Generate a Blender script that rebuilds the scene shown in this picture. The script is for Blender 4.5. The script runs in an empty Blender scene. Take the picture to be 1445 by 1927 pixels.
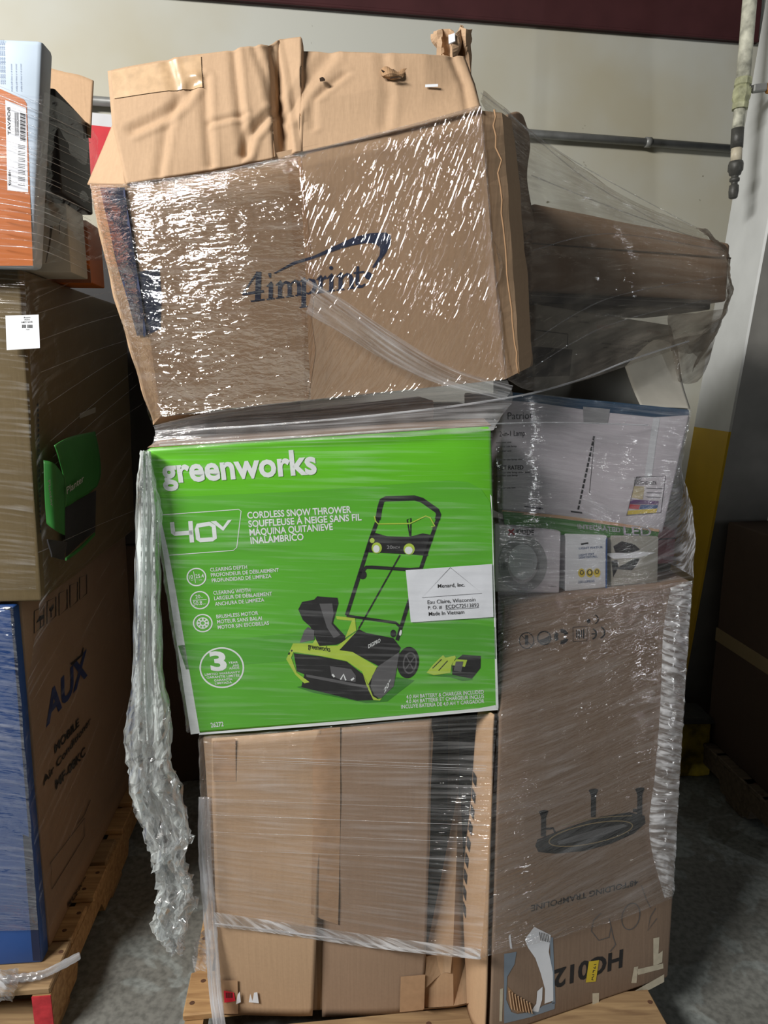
import bpy, bmesh, math, random
from mathutils import Vector, Matrix, noise
from mathutils.geometry import tessellate_polygon

random.seed(7)
scene = bpy.context.scene
col = scene.collection
R = math.radians

# ------------------------------------------------------------------ camera
FPX, CX, CY = 1286.0, 722.5, 963.5          # focal length and centre in pixels of the 1445 x 1927 frame
PITCH, CAMZ = R(10.8), 1.5
cd = bpy.data.cameras.new('camera')
cd.sensor_fit = 'VERTICAL'
cd.angle = 2 * math.atan(CY / FPX)
cd.clip_start = 0.02
cam = bpy.data.objects.new('camera', cd)
cam.location = (0, 0, CAMZ)
cam.rotation_euler = (R(90) - PITCH, 0, 0)
col.objects.link(cam)
scene.camera = cam

# ------------------------------------------------------------------ world, lamps, exposure
vs = scene.view_settings
scene.display_settings.display_device = 'sRGB'
vs.view_transform = 'Standard'
vs.look = 'None'
vs.gamma = 1.0
vs.use_curve_mapping = False
vs.exposure = 0.0
world = bpy.data.worlds.new('warehouse_air')
scene.world = world
world.use_nodes = True
bgn = world.node_tree.nodes['Background']
bgn.inputs[0].default_value = (0.95, 0.97, 1.0, 1)
bgn.inputs[1].default_value = 0.02


def lamp(name, loc, target, sx, sy, power, colr):
    ld = bpy.data.lights.new(name, 'AREA')
    ld.shape = 'RECTANGLE'
    ld.size, ld.size_y = sx, sy
    ld.energy = power
    ld.color = colr
    o = bpy.data.objects.new(name, ld)
    o.location = loc
    o.rotation_euler = (Vector(target) - Vector(loc)).to_track_quat('-Z', 'Y').to_euler()
    col.objects.link(o)
    return o


# strip lamps behind the camera to the left; an added tall slit light at the right for film glints
lamp('strip_lamp', (-2.25, -0.68, 3.15), (-0.1, 1.3, 1.4), 1.4, 0.5, 200, (1.0, 0.97, 0.92))
lamp('added_glint_light', (3.5, -0.25, 1.15), (0.3, 1.4, 1.1), 0.08, 2.1, 15, (0.95, 0.98, 1.0))
scene.cycles.transparent_max_bounces = 32
scene.cycles.max_bounces = 10

# ------------------------------------------------------------------ pixel helpers
CP, SP = math.cos(PITCH), math.sin(PITCH)
CAM = Vector((0, 0, CAMZ))


def ray(px, py):
    xc, yc = (px - CX) / FPX, (CY - py) / FPX
    return Vector((xc, CP + yc * SP, -SP + yc * CP))


def atY(px, py, Y):
    d = ray(px, py)
    return CAM + d * (Y / d.y)


def atZ(px, py, z):
    d = ray(px, py)
    return CAM + d * ((z - CAMZ) / d.z)


def onplane(px, py, p0, n):
    d = ray(px, py)
    return CAM + d * ((p0 - CAM).dot(n) / d.dot(n))


def Z(ox, oy, s):
    return lambda x, y: (ox + x / s, oy + y / s)


# ------------------------------------------------------------------ materials
def nmat(name):
    m = bpy.data.materials.new(name)
    m.use_nodes = True
    nt = m.node_tree
    b = nt.nodes['Principled BSDF']
    return m, nt, b


def flat(name, c, rough=0.6, spec=0.4, var=0.06, scale=30.0, bump=0.0, metal=0.0):
    m, nt, b = nmat(name)
    N, L = nt.nodes, nt.links
    tc = N.new('ShaderNodeTexCoord')
    no = N.new('ShaderNodeTexNoise')
    no.inputs['Scale'].default_value = scale
    no.inputs['Detail'].default_value = 4
    L.new(tc.outputs['Object'], no.inputs['Vector'])
    mp = N.new('ShaderNodeMapRange')
    mp.inputs['From Min'].default_value = 0.3
    mp.inputs['From Max'].default_value = 0.7
    mp.inputs['To Min'].default_value = 1 - var
    mp.inputs['To Max'].default_value = 1 + var
    L.new(no.outputs['Fac'], mp.inputs['Value'])
    mx = N.new('ShaderNodeVectorMath')
    mx.operation = 'SCALE'
    mx.inputs[0].default_value = c
    L.new(mp.outputs[0], mx.inputs['Scale'])
    L.new(mx.outputs[0], b.inputs['Base Color'])
    b.inputs['Roughness'].default_value = rough
    b.inputs['Specular IOR Level'].default_value = spec
    b.inputs['Metallic'].default_value = metal
    if bump:
        bp = N.new('ShaderNodeBump')
        bp.inputs['Strength'].default_value = bump
        bp.inputs['Distance'].default_value = 0.01
        L.new(no.outputs['Fac'], bp.inputs['Height'])
        L.new(bp.outputs[0], b.inputs['Normal'])
    return m


def kraft(name, c, spots=0.12, rough=0.75):
    """corrugated board: faint flute lines, blotches, fine fibre grain"""
    m, nt, b = nmat(name)
    N, L = nt.nodes, nt.links
    tc = N.new('ShaderNodeTexCoord')
    n1 = N.new('ShaderNodeTexNoise')
    n1.inputs['Scale'].default_value = 5.0
    n1.inputs['Detail'].default_value = 5
    L.new(tc.outputs['Object'], n1.inputs['Vector'])
    n2 = N.new('ShaderNodeTexNoise')
    n2.inputs['Scale'].default_value = 160.0
    n2.inputs['Detail'].default_value = 3
    L.new(tc.outputs['Object'], n2.inputs['Vector'])
    mapp = N.new('ShaderNodeMapping')
    mapp.inputs['Scale'].default_value = (140, 140, 6)
    L.new(tc.outputs['Object'], mapp.inputs['Vector'])
    n3 = N.new('ShaderNodeTexNoise')
    n3.inputs['Scale'].default_value = 1.0
    n3.inputs['Detail'].default_value = 2
    L.new(mapp.outputs[0], n3.inputs['Vector'])

    def ad(a, fb, w):
        k = N.new('ShaderNodeMath')
        k.operation = 'MULTIPLY_ADD'
        L.new(fb, k.inputs[0])
        k.inputs[1].default_value = w
        if a is None:
            k.inputs[2].default_value = 1 - 0.5 * (spots * 2 + 0.14 + 0.10)
        else:
            L.new(a, k.inputs[2])
        return k.outputs[0]
    s = ad(None, n1.outputs['Fac'], spots * 2)
    s = ad(s, n2.outputs['Fac'], 0.14)
    s = ad(s, n3.outputs['Fac'], 0.10)
    mx = N.new('ShaderNodeVectorMath')
    mx.operation = 'SCALE'
    mx.inputs[0].default_value = c
    L.new(s, mx.inputs['Scale'])
    L.new(mx.outputs[0], b.inputs['Base Color'])
    b.inputs['Roughness'].default_value = rough
    b.inputs['Specular IOR Level'].default_value = 0.25
    bp = N.new('ShaderNodeBump')
    bp.inputs['Strength'].default_value = 0.12
    bp.inputs['Distance'].default_value = 0.004
    L.new(n3.outputs['Fac'], bp.inputs['Height'])
    L.new(bp.outputs[0], b.inputs['Normal'])
    return m


def wood(name, c, c2):
    m, nt, b = nmat(name)
    N, L = nt.nodes, nt.links
    tc = N.new('ShaderNodeTexCoord')
    mapp = N.new('ShaderNodeMapping')
    mapp.inputs['Scale'].default_value = (6, 70, 70)
    L.new(tc.outputs['Object'], mapp.inputs['Vector'])
    n1 = N.new('ShaderNodeTexNoise')
    n1.inputs['Scale'].default_value = 1.0
    n1.inputs['Detail'].default_value = 6
    n1.inputs['Distortion'].default_value = 0.6
    L.new(mapp.outputs[0], n1.inputs['Vector'])
    cr = N.new('ShaderNodeValToRGB')
    cr.color_ramp.elements[0].position = 0.32
    cr.color_ramp.elements[0].color = (*c2, 1)
    cr.color_ramp.elements[1].position = 0.68
    cr.color_ramp.elements[1].color = (*c, 1)
    L.new(n1.outputs['Fac'], cr.inputs[0])
    L.new(cr.outputs[0], b.inputs['Base Color'])
    b.inputs['Roughness'].default_value = 0.75
    bp = N.new('ShaderNodeBump')
    bp.inputs['Strength'].default_value = 0.3
    bp.inputs['Distance'].default_value = 0.003
    L.new(n1.outputs['Fac'], bp.inputs['Height'])
    L.new(bp.outputs[0], b.inputs['Normal'])
    return m


def film(name, ang=0.0, sx=14.0, sy=190.0, bump=0.35, gloss=0.12, rough=0.14, haze=0.16, lo=0.52, hi=0.74,
         base=0.0, tint=(0.96, 0.96, 0.97), hcol=(0.86, 0.88, 0.92), sx2=5.0, sy2=120.0, dist=0.004, coarse=0.0, cs=22.0):
    """stretch film: clear sheet, milky streaks along the pull, wrinkles that glint"""
    m = bpy.data.materials.new(name)
    m.use_nodes = True
    nt = m.node_tree
    N, L = nt.nodes, nt.links
    for n in list(N):
        N.remove(n)
    out = N.new('ShaderNodeOutputMaterial')
    uv = N.new('ShaderNodeUVMap')

    def streak(kx, ky, a, det, dis):
        rot = N.new('ShaderNodeMapping')
        rot.inputs['Rotation'].default_value = (0, 0, a)
        L.new(uv.outputs[0], rot.inputs['Vector'])
        mp = N.new('ShaderNodeMapping')
        mp.inputs['Scale'].default_value = (kx, ky, 1)
        L.new(rot.outputs[0], mp.inputs['Vector'])
        no = N.new('ShaderNodeTexNoise')
        no.inputs['Scale'].default_value = 1.0
        no.inputs['Detail'].default_value = det
        no.inputs['Distortion'].default_value = dis
        L.new(mp.outputs[0], no.inputs['Vector'])
        return no.outputs['Fac']
    n1 = streak(sx, sy, ang, 3, 0.5)
    n2 = streak(sx2, sy2, ang + 0.04, 5, 0.3)
    n3 = streak(9.0, 9.0, 0, 2, 0.2)
    bp = N.new('ShaderNodeBump')
    bp.inputs['Strength'].default_value = bump
    bp.inputs['Distance'].default_value = dist
    if coarse:
        n4 = streak(cs, cs, 0.3, 1, 0.4)
        ma = N.new('ShaderNodeMath')
        ma.operation = 'MULTIPLY_ADD'
        L.new(n4, ma.inputs[0])
        ma.inputs[1].default_value = coarse
        L.new(n1, ma.inputs[2])
        L.new(ma.outputs[0], bp.inputs['Height'])
    else:
        L.new(n1, bp.inputs['Height'])
    tr = N.new('ShaderNodeBsdfTransparent')
    tr.inputs[0].default_value = (*tint, 1)
    gl = N.new('ShaderNodeBsdfGlossy')
    gl.inputs['Roughness'].default_value = rough
    gl.inputs['Color'].default_value = (1, 1, 1, 1)
    L.new(bp.outputs[0], gl.inputs['Normal'])
    m1 = N.new('ShaderNodeMixShader')
    m1.inputs[0].default_value = gloss
    L.new(tr.outputs[0], m1.inputs[1])
    L.new(gl.outputs[0], m1.inputs[2])
    df = N.new('ShaderNodeBsdfDiffuse')
    df.inputs[0].default_value = (*hcol, 1)
    tl = N.new('ShaderNodeBsdfTranslucent')
    tl.inputs[0].default_value = (*hcol, 1)
    m2 = N.new('ShaderNodeMixShader')
    m2.inputs[0].default_value = 0.35
    L.new(df.outputs[0], m2.inputs[1])
    L.new(tl.outputs[0], m2.inputs[2])
    mr = N.new('ShaderNodeMapRange')
    mr.inputs['From Min'].default_value = lo
    mr.inputs['From Max'].default_value = hi
    mr.inputs['To Min'].default_value = base
    mr.inputs['To Max'].default_value = haze
    L.new(n2, mr.inputs['Value'])
    mm = N.new('ShaderNodeMath')
    mm.operation = 'MULTIPLY'
    mr3 = N.new('ShaderNodeMapRange')
    mr3.inputs['From Min'].default_value = 0.35
    mr3.inputs['From Max'].default_value = 0.65
    mr3.inputs['To Min'].default_value = 0.45
    mr3.inputs['To Max'].default_value = 1.3
    L.new(n3, mr3.inputs['Value'])
    L.new(mr.outputs[0], mm.inputs[0])
    L.new(mr3.outputs[0], mm.inputs[1])
    m3 = N.new('ShaderNodeMixShader')
    L.new(mm.outputs[0], m3.inputs[0])
    L.new(m1.outputs[0], m3.inputs[1])
    L.new(m2.outputs[0], m3.inputs[2])
    L.new(m3.outputs[0], out.inputs['Surface'])
    return m


def sr(r, g, b):
    """sRGB bytes to linear"""
    f = lambda c: (c / 255 / 12.92) if c <= 10 else ((c / 255 + 0.055) / 1.055) ** 2.4
    return (f(r), f(g), f(b))


M = {}
M['kraft'] = kraft('kraft_board', (0.45, 0.305, 0.192))
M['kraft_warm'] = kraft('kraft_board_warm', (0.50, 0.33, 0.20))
M['kraft_dull'] = kraft('kraft_board_dull', (0.30, 0.205, 0.14))
M['kraft_olive'] = kraft('kraft_board_olive', (0.25, 0.19, 0.10))
M['kraft_old'] = kraft('kraft_board_old', (0.135, 0.10, 0.05))
M['kraft_tramp'] = kraft('kraft_board_grey_brown', (0.235, 0.165, 0.118))
M['kraft_torn'] = kraft('kraft_board_torn', (0.36, 0.22, 0.12), 0.3)
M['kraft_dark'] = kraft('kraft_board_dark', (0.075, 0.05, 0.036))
M['tape'] = flat('packing_tape', (0.43, 0.27, 0.16), 0.28, 0.5, 0.08, 60)
M['tape_pale'] = flat('masking_tape', (0.52, 0.47, 0.36), 0.45, 0.4, 0.12, 60)
M['hole'] = flat('hole_dark', (0.03, 0.02, 0.014), 0.9, 0.1)
M['ink_navy'] = flat('navy_ink', (0.035, 0.045, 0.085), 0.6, 0.3, 0.25, 90)
M['ink'] = flat('black_ink', (0.022, 0.022, 0.024), 0.6, 0.3, 0.2, 60)
M['ink_grey'] = flat('grey_ink', (0.11, 0.11, 0.115), 0.6, 0.3)
M['ink_light'] = flat('light_grey_ink', (0.33, 0.33, 0.34), 0.6, 0.3)
M['ink_white'] = flat('white_ink', (0.74, 0.78, 0.78), 0.5, 0.4, 0.04)
M['ink_lime'] = flat('lime_ink', (0.42, 0.58, 0.07), 0.5, 0.4)
M['ink_blue'] = flat('blue_ink', (0.03, 0.08, 0.22), 0.5, 0.4)
M['ink_red'] = flat('red_ink', (0.45, 0.03, 0.04), 0.5, 0.4)
M['ink_yellow'] = flat('yellow_ink', (0.62, 0.47, 0.04), 0.5, 0.4)
M['ink_beige'] = flat('beige_ink', (0.50, 0.42, 0.25), 0.5, 0.4)
M['ink_violet'] = flat('violet_ink', (0.12, 0.05, 0.16), 0.5, 0.4)
M['ink_rust'] = flat('rust_ink', (0.22, 0.09, 0.05), 0.5, 0.4)
M['green'] = flat('green_print', (0.13, 0.52, 0.022), 0.38, 0.5, 0.03, 12)
M['green2'] = flat('green_print_deep', (0.105, 0.43, 0.032), 0.38, 0.5, 0.06, 6)
M['green3'] = flat('green_print_shade', (0.045, 0.22, 0.025), 0.38, 0.5, 0.06, 6)
M['white'] = flat('white_board', (0.66, 0.67, 0.70), 0.5, 0.4, 0.04, 20)
M['white_pink'] = flat('white_lilac_board', (0.60, 0.56, 0.60), 0.5, 0.4, 0.05, 20)
M['label'] = flat('paper_label', (0.74, 0.77, 0.82), 0.55, 0.3, 0.03)
M['band_green'] = flat('band_green', (0.05, 0.19, 0.03), 0.5, 0.4)
M['orange'] = flat('orange_print', (0.42, 0.11, 0.013), 0.5, 0.4, 0.08, 10)
M['paleblue'] = flat('pale_blue_print', (0.50, 0.60, 0.72), 0.5, 0.4, 0.05, 10)
M['blue'] = flat('blue_print', (0.022, 0.075, 0.26), 0.45, 0.4, 0.08, 10)
M['blue_dark'] = flat('dark_blue_print', (0.012, 0.02, 0.055), 0.5, 0.4)
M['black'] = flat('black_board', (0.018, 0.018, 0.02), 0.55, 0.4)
M['grey_board'] = flat('grey_board', (0.30, 0.29, 0.25), 0.55, 0.4, 0.08, 10)
M['pink_red'] = flat('dusky_red_board', (0.30, 0.14, 0.15), 0.6, 0.3, 0.15, 12)
M['torn_green'] = flat('torn_green_board', (0.018, 0.13, 0.02), 0.5, 0.4, 0.1, 15)
M['red_sign'] = flat('red_sign', (0.62, 0.02, 0.035), 0.4, 0.4)
M['wood'] = wood('pallet_wood', (0.50, 0.31, 0.14), (0.30, 0.165, 0.07))
M['wood2'] = wood('pallet_wood_dark', (0.36, 0.24, 0.12), (0.20, 0.12, 0.06))
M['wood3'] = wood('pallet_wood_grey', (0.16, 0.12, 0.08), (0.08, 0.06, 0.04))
M['nail'] = flat('rusty_nail', (0.10, 0.05, 0.03), 0.7, 0.3)
M['redpaint'] = flat('red_paint', (0.48, 0.035, 0.045), 0.6, 0.3, 0.25, 40, 0.2)
M['steel'] = flat('galvanised_steel', (0.24, 0.245, 0.24), 0.45, 0.5, 0.1, 40, 0.0, 0.3)
M['pipe_paint'] = flat('old_pipe_paint', (0.46, 0.46, 0.38), 0.6, 0.3, 0.45, 35, 0.4)
M['valve'] = flat('brass_valve_paint', (0.36, 0.37, 0.23), 0.5, 0.4, 0.35, 40, 0.4)
M['dark_metal'] = flat('dark_metal', (0.055, 0.055, 0.05), 0.5, 0.5, 0.2, 60, 0.2)
M['handle_orange'] = flat('handle_orange', (0.45, 0.18, 0.03), 0.5, 0.4)
M['maroon'] = flat('maroon_beam_paint', (0.062, 0.02, 0.022), 0.6, 0.3, 0.15, 8)
M['guard'] = flat('chipped_guard_paint', (0.35, 0.26, 0.02), 0.6, 0.3, 0.8, 14, 0.3)

# stretch film kinds
M['film_glint'] = film('film_glint', 0.05, 60, 190, 1.0, 0.42, 0.12, 0.12, 0.5, 0.75, 0.0, dist=0.0032, coarse=2.2, cs=15)
M['film_stroke'] = film('film_stroke', -1.05, 24, 170, 1.0, 0.24, 0.09, 0.05, 0.5, 0.75, 0.0, dist=0.0034, coarse=1.0, cs=16)
M['film_streak'] = film('film_streak', 0.0, 18, 190, 1.0, 0.10, 0.07, 0.26, 0.45, 0.75, 0.02, dist=0.0034, coarse=0.8, cs=18)
M['film_light'] = film('film_light', 0.05, 6, 150, 1.0, 0.04, 0.16, 0.22, 0.5, 0.78, 0.0, dist=0.0010)
M['film_tent'] = film('film_tent', -0.22, 22, 180, 1.0, 0.17, 0.07, 0.20, 0.45, 0.75, 0.01, dist=0.0044, coarse=0.8, cs=16, sx2=4, sy2=80)
M['film_haze'] = film('film_haze', 0.35, 16, 170, 1.0, 0.22, 0.12, 0.80, 0.42, 0.60, 0.10, dist=0.0018, coarse=4.0, cs=30, sx2=16, sy2=130)
M['film_cloud'] = film('film_cloud', -0.15, 24, 170, 1.0, 0.22, 0.10, 0.42, 0.40, 0.70, 0.14, dist=0.0048, coarse=1.2, cs=16, sx2=5, sy2=60, tint=(0.90, 0.88, 0.84), hcol=(0.62, 0.56, 0.48))
M['film_cloud_dense'] = film('film_cloud_dense', -0.5, 20, 120, 1.0, 0.12, 0.14, 0.95, 0.35, 0.62, 0.55, dist=0.0022, coarse=4.0, cs=24, sx2=6, sy2=60, hcol=(0.36, 0.31, 0.25))
M['film_tail'] = film('film_tail', 1.5, 50, 90, 1.0, 0.36, 0.09, 0.62, 0.42, 0.62, 0.06, dist=0.0020, coarse=1.0, cs=40, sx2=10, sy2=90, hcol=(0.86, 0.92, 0.92))
M['film_band'] = film('film_band', 0.0, 16, 190, 1.0, 0.2, 0.12, 0.50, 0.42, 0.66, 0.04, dist=0.0020, coarse=3.0, cs=24, sx2=5, sy2=170)
M['film_neck'] = film('film_neck', 0.0, 16, 190, 1.0, 0.2, 0.12, 0.42, 0.38, 0.70, 0.10, dist=0.0030, coarse=1.5, cs=18, sx2=4, sy2=150)
M['film_rope'] = film('film_rope', 0.0, 14, 200, 1.0, 0.2, 0.15, 0.70, 0.35, 0.7, 0.15, dist=0.0020, sx2=8, sy2=140)
M['film_side'] = film('film_side', -0.35, 7, 80, 1.0, 0.10, 0.16, 0.20, 0.54, 0.76, 0.01, dist=0.0020, coarse=3.0, cs=16, sx2=2.5, sy2=55)
M['film_blue'] = film('film_blue', 0.1, 26, 160, 1.0, 0.24, 0.09, 0.22, 0.5, 0.75, 0.0, dist=0.0020, coarse=4.0, cs=26)

# ------------------------------------------------------------------ object helpers
ORG = {}
Z1 = Vector((0, 0, 1))


def thing(name, label, cat, loc, group=None):
    o = bpy.data.objects.new(name, None)
    o.empty_display_size = 0.05
    o.location = loc
    col.objects.link(o)
    o['label'] = label
    o['category'] = cat
    if group:
        o['group'] = group
    ORG[o] = Vector(loc)
    return o


def part(name, V, Fc, mat, parent=None, uv=None, smooth=False, solid=0.0, label=None, mats=None, mi=None):
    org = ORG.get(parent, Vector((0, 0, 0)))
    me = bpy.data.meshes.new(name)
    me.from_pydata([tuple(Vector(v) - org) for v in V], [], Fc)
    if uv is not None:
        ul = me.uv_layers.new(name='UVMap')
        for p in me.polygons:
            for li, vi in zip(p.loop_indices, p.vertices):
                ul.data[li].uv = uv[vi]
    for m_ in (mats or [mat]):
        me.materials.append(m_)
    if mi:
        for p, k in zip(me.polygons, mi):
            p.material_index = k
    if smooth:
        me.shade_smooth()
    me.update()
    o = bpy.data.objects.new(name, me)
    col.objects.link(o)
    if parent:
        o.parent = parent
    ORG[o] = org
    if solid:
        md = o.modifiers.new('thickness', 'SOLIDIFY')
        md.thickness = solid
        md.offset = 0
    if label:
        o['label'] = label
    return o


def struct(o):
    o['kind'] = 'structure'
    return o


def hexa(c, r=0.006, seg=0.06, dent=0.0, freq=6.0, seed=0, flatfront=True):
    """c: front BL BR TR TL, back BL BR TR TL -> rounded, gridded, slightly dented carton"""
    c = [Vector(v) for v in c]
    S = ((c[1] - c[0]).length, (c[4] - c[0]).length, (c[3] - c[0]).length)

    def prm(s):
        e = min(r / s, 0.3)
        n = max(1, min(12, int((s - 2 * r) / seg)))
        return [0, 0.3 * e, e] + [e + (1 - 2 * e) * i / n for i in range(1, n)] + [1 - e, 1 - 0.3 * e, 1]
    P = [prm(s) for s in S]
    V, idx, Fc = [], {}, []

    def vert(u, v, w):
        k = (round(u, 6), round(v, 6), round(w, 6))
        if k in idx:
            return idx[k]
        p = Vector((u * S[0], v * S[1], w * S[2]))
        q = Vector([min(max(p[i], r), S[i] - r) for i in range(3)])
        d = p - q
        nrm = d.normalized() if d.length > 1e-9 else Vector((0, 0, 0))
        p = q + nrm * r
        if dent:
            a = noise.noise(p * freq + Vector((seed * 7.3, seed * 1.7, seed)))
            a2 = noise.noise(p * freq * 3.1 + Vector((seed, seed * 2.7, 3)))
            k2 = 0.0 if (flatfront and v < 0.001) else 1.0
            p += nrm * dent * (a + 0.4 * a2) * k2
        u, v, w = p[0] / S[0], p[1] / S[1], p[2] / S[2]
        f = c[0] * (1 - u) * (1 - w) + c[1] * u * (1 - w) + c[2] * u * w + c[3] * (1 - u) * w
        b = c[4] * (1 - u) * (1 - w) + c[5] * u * (1 - w) + c[6] * u * w + c[7] * (1 - u) * w
        idx[k] = len(V)
        V.append(f * (1 - v) + b * v)
        return idx[k]

    def grid(A, B, fn, flip):
        for i in range(len(A) - 1):
            for j in range(len(B) - 1):
                q = [vert(*fn(A[i], B[j])), vert(*fn(A[i + 1], B[j])), vert(*fn(A[i + 1], B[j + 1])), vert(*fn(A[i], B[j + 1]))]
                Fc.append(q[::-1] if flip else q)
    grid(P[0], P[2], lambda a, b: (a, 0, b), False)
    grid(P[0], P[2], lambda a, b: (a, 1, b), True)
    grid(P[1], P[2], lambda a, b: (0, a, b), True)
    grid(P[1], P[2], lambda a, b: (1, a, b), False)
    grid(P[0], P[1], lambda a, b: (a, b, 0), True)
    grid(P[0], P[1], lambda a, b: (a, b, 1), False)
    return V, Fc


class Face:
    """a flat face of a thing; prints on it are given in photograph pixels and land on the plane"""

    def __init__(s, p0, n, up):
        s.p0, s.n = Vector(p0), Vector(n).normalized()
        if (CAM - s.p0).dot(s.n) < 0:
            s.n = -s.n
        s.up = Vector(up)
        s.up = (s.up - s.n * s.up.dot(s.n)).normalized()

    def at(s, px, py, off=0.0):
        p = onplane(px, py, s.p0 + s.n * off, s.n)
        return p


def quad_face(TL, BL, BR, TRpx):
    a, b, c = atY(*TL), atY(*BL), atY(*BR)
    n = (a - b).cross(c - b)
    f = Face(b, n, a - b)
    return f, [b, c, f.at(*TRpx), a]          # BL BR TR TL


def carton(name, label, front, depth, mat, r=0.006, dent=0.002, seed=0, cat='carton', back_dir=None, group=None, freq=6.0):
    BL, BR, TR, TL = [Vector(v) for v in front]
    n = (TL - BL).cross(BR - BL).normalized()
    if n.dot((BL + BR) / 2 - CAM) < 0:
        n = -n
    if back_dir is None:
        d = Vector((n.x, n.y, n.z)) * depth
    else:
        d = Vector(back_dir).normalized() * depth
    cs = [BL, BR, TR, TL, BL + d, BR + d, TR + d, TL + d]
    zmin = min(v.z for v in cs)
    base = sum(cs, Vector()) / 8
    t = thing(name, label, cat, (base.x, base.y, zmin), group)
    V, Fc = hexa(cs, r, 0.06, dent, freq, seed)
    b = part('body', V, Fc, mat, t, smooth=True)
    try:
        b.data.set_sharp_from_angle(angle=R(60))
    except Exception:
        pass
    return t, b, cs


_fonts = {}


def text_mesh(s, bold):
    k = (s, bold)
    if k in _fonts:
        return _fonts[k]
    cu = bpy.data.curves.new('t', 'FONT')
    cu.body = s
    cu.offset = bold
    cu.resolution_u = 3
    cu.fill_mode = 'FRONT'
    o = bpy.data.objects.new('t', cu)
    col.objects.link(o)
    dg = bpy.context.evaluated_depsgraph_get()
    me = bpy.data.meshes.new_from_object(o.evaluated_get(dg))
    vv = [(v.co.x, v.co.y) for v in me.vertices]
    ff = [tuple(p.vertices) for p in me.polygons]
    bpy.data.objects.remove(o)
    bpy.data.curves.remove(cu)
    bpy.data.meshes.remove(me)
    _fonts[k] = (vv, ff)
    return _fonts[k]


CAP = max(y for x, y in text_mesh('H', 0)[0])
XH = max(y for x, y in text_mesh('x', 0)[0])


class Print:
    def __init__(s, face, layer=0):
        s.f, s.V, s.F = face, [], []
        s.off = 0.0005 + layer * 0.00018

    def poly(s, pts, tr=None):
        pts = [tr(*p) for p in pts] if tr else pts
        P = [s.f.at(x, y, s.off) for x, y in pts]
        b = len(s.V)
        s.V += P
        for t in tessellate_polygon([[Vector((x, y, 0)) for x, y in pts]]):
            s.F.append([b + i for i in t])
        return s

    def stroke(s, pts, w, tr=None, closed=False):
        k = 1.0
        if tr:
            a, b = tr(0, 0), tr(1, 0)
            k = b[0] - a[0]
            pts = [tr(*p) for p in pts]
        ws = w if isinstance(w, (list, tuple)) else [w] * len(pts)
        n = len(pts)
        Lp, Rp = [], []
        for i in range(n):
            if closed:
                a, b = pts[(i - 1) % n], pts[(i + 1) % n]
            else:
                a, b = pts[max(i - 1, 0)], pts[min(i + 1, n - 1)]
            dx, dy = b[0] - a[0], b[1] - a[1]
            l = math.hypot(dx, dy) or 1
            h = ws[i] * k / 2
            Lp.append((pts[i][0] - dy / l * h, pts[i][1] + dx / l * h))
            Rp.append((pts[i][0] + dy / l * h, pts[i][1] - dx / l * h))
        b0 = len(s.V)
        s.V += [s.f.at(x, y, s.off) for x, y in Lp] + [s.f.at(x, y, s.off) for x, y in Rp]
        for i in range(n if closed else n - 1):
            j = (i + 1) % n
            s.F.append([b0 + i, b0 + j, b0 + n + j, b0 + n + i])
        return s

    def ell(s, c, rx, ry, rot=0.0, tr=None, n=28, ring=None, a0=0, a1=360):
        pts = []
        cnt = n if a1 - a0 >= 360 else n + 1
        for i in range(cnt):
            a = R(a0 + (a1 - a0) * i / n)
            x, y = rx * math.cos(a), ry * math.sin(a)
            pts.append((c[0] + x * math.cos(rot) - y * math.sin(rot), c[1] + x * math.sin(rot) + y * math.cos(rot)))
        if ring:
            return s.stroke(pts, ring, tr, closed=(a1 - a0 >= 360))
        return s.poly(pts, tr)

    def text(s, st, p0, p1, h, tr=None, bold=0.0, ref=None, flip=False, up=None):
        """baseline from p0 to p1 in pixels; h = capital height in pixels (x-height when ref is XH)"""
        if tr:
            k = tr(1, 0)[0] - tr(0, 0)[0]
            p0, p1, h = tr(*p0), tr(*p1), h * k
        A, B = s.f.at(*p0, s.off), s.f.at(*p1, s.off)
        hv = (s.f.at(p0[0], p0[1] - h, s.off) - A).length
        U = (Vector(up) if up else s.f.up) * (-1 if flip else 1)
        vv, ff = text_mesh(st, bold)
        x0, x1 = min(x for x, y in vv), max(x for x, y in vv)
        b = len(s.V)
        for x, y in vv:
            s.V.append(A + (B - A) * ((x - x0) / (x1 - x0)) + U * (hv * y / (ref or CAP)))
        s.F += [[b + i for i in f] for f in ff]
        return s

    def build(s, name, mat, parent, label=None):
        return part(name, s.V, s.F, M[mat] if isinstance(mat, str) else mat, parent, label=label)


def catmull(a, b, c, d, t):
    return 0.5 * ((2 * b) + (c - a) * t + (2 * a - 5 * b + 4 * c - d) * t * t + (3 * b - a - 3 * c + d) * t ** 3)


def sample(pts, t, linear=False):
    n = len(pts) - 1
    x = min(max(t, 0), 1) * n
    i = min(int(x), n - 1)
    f = x - i
    if linear:
        return pts[i] * (1 - f) + pts[i + 1] * f
    return catmull(pts[max(i - 1, 0)], pts[i], pts[i + 1], pts[min(i + 2, n)], f)


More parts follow.
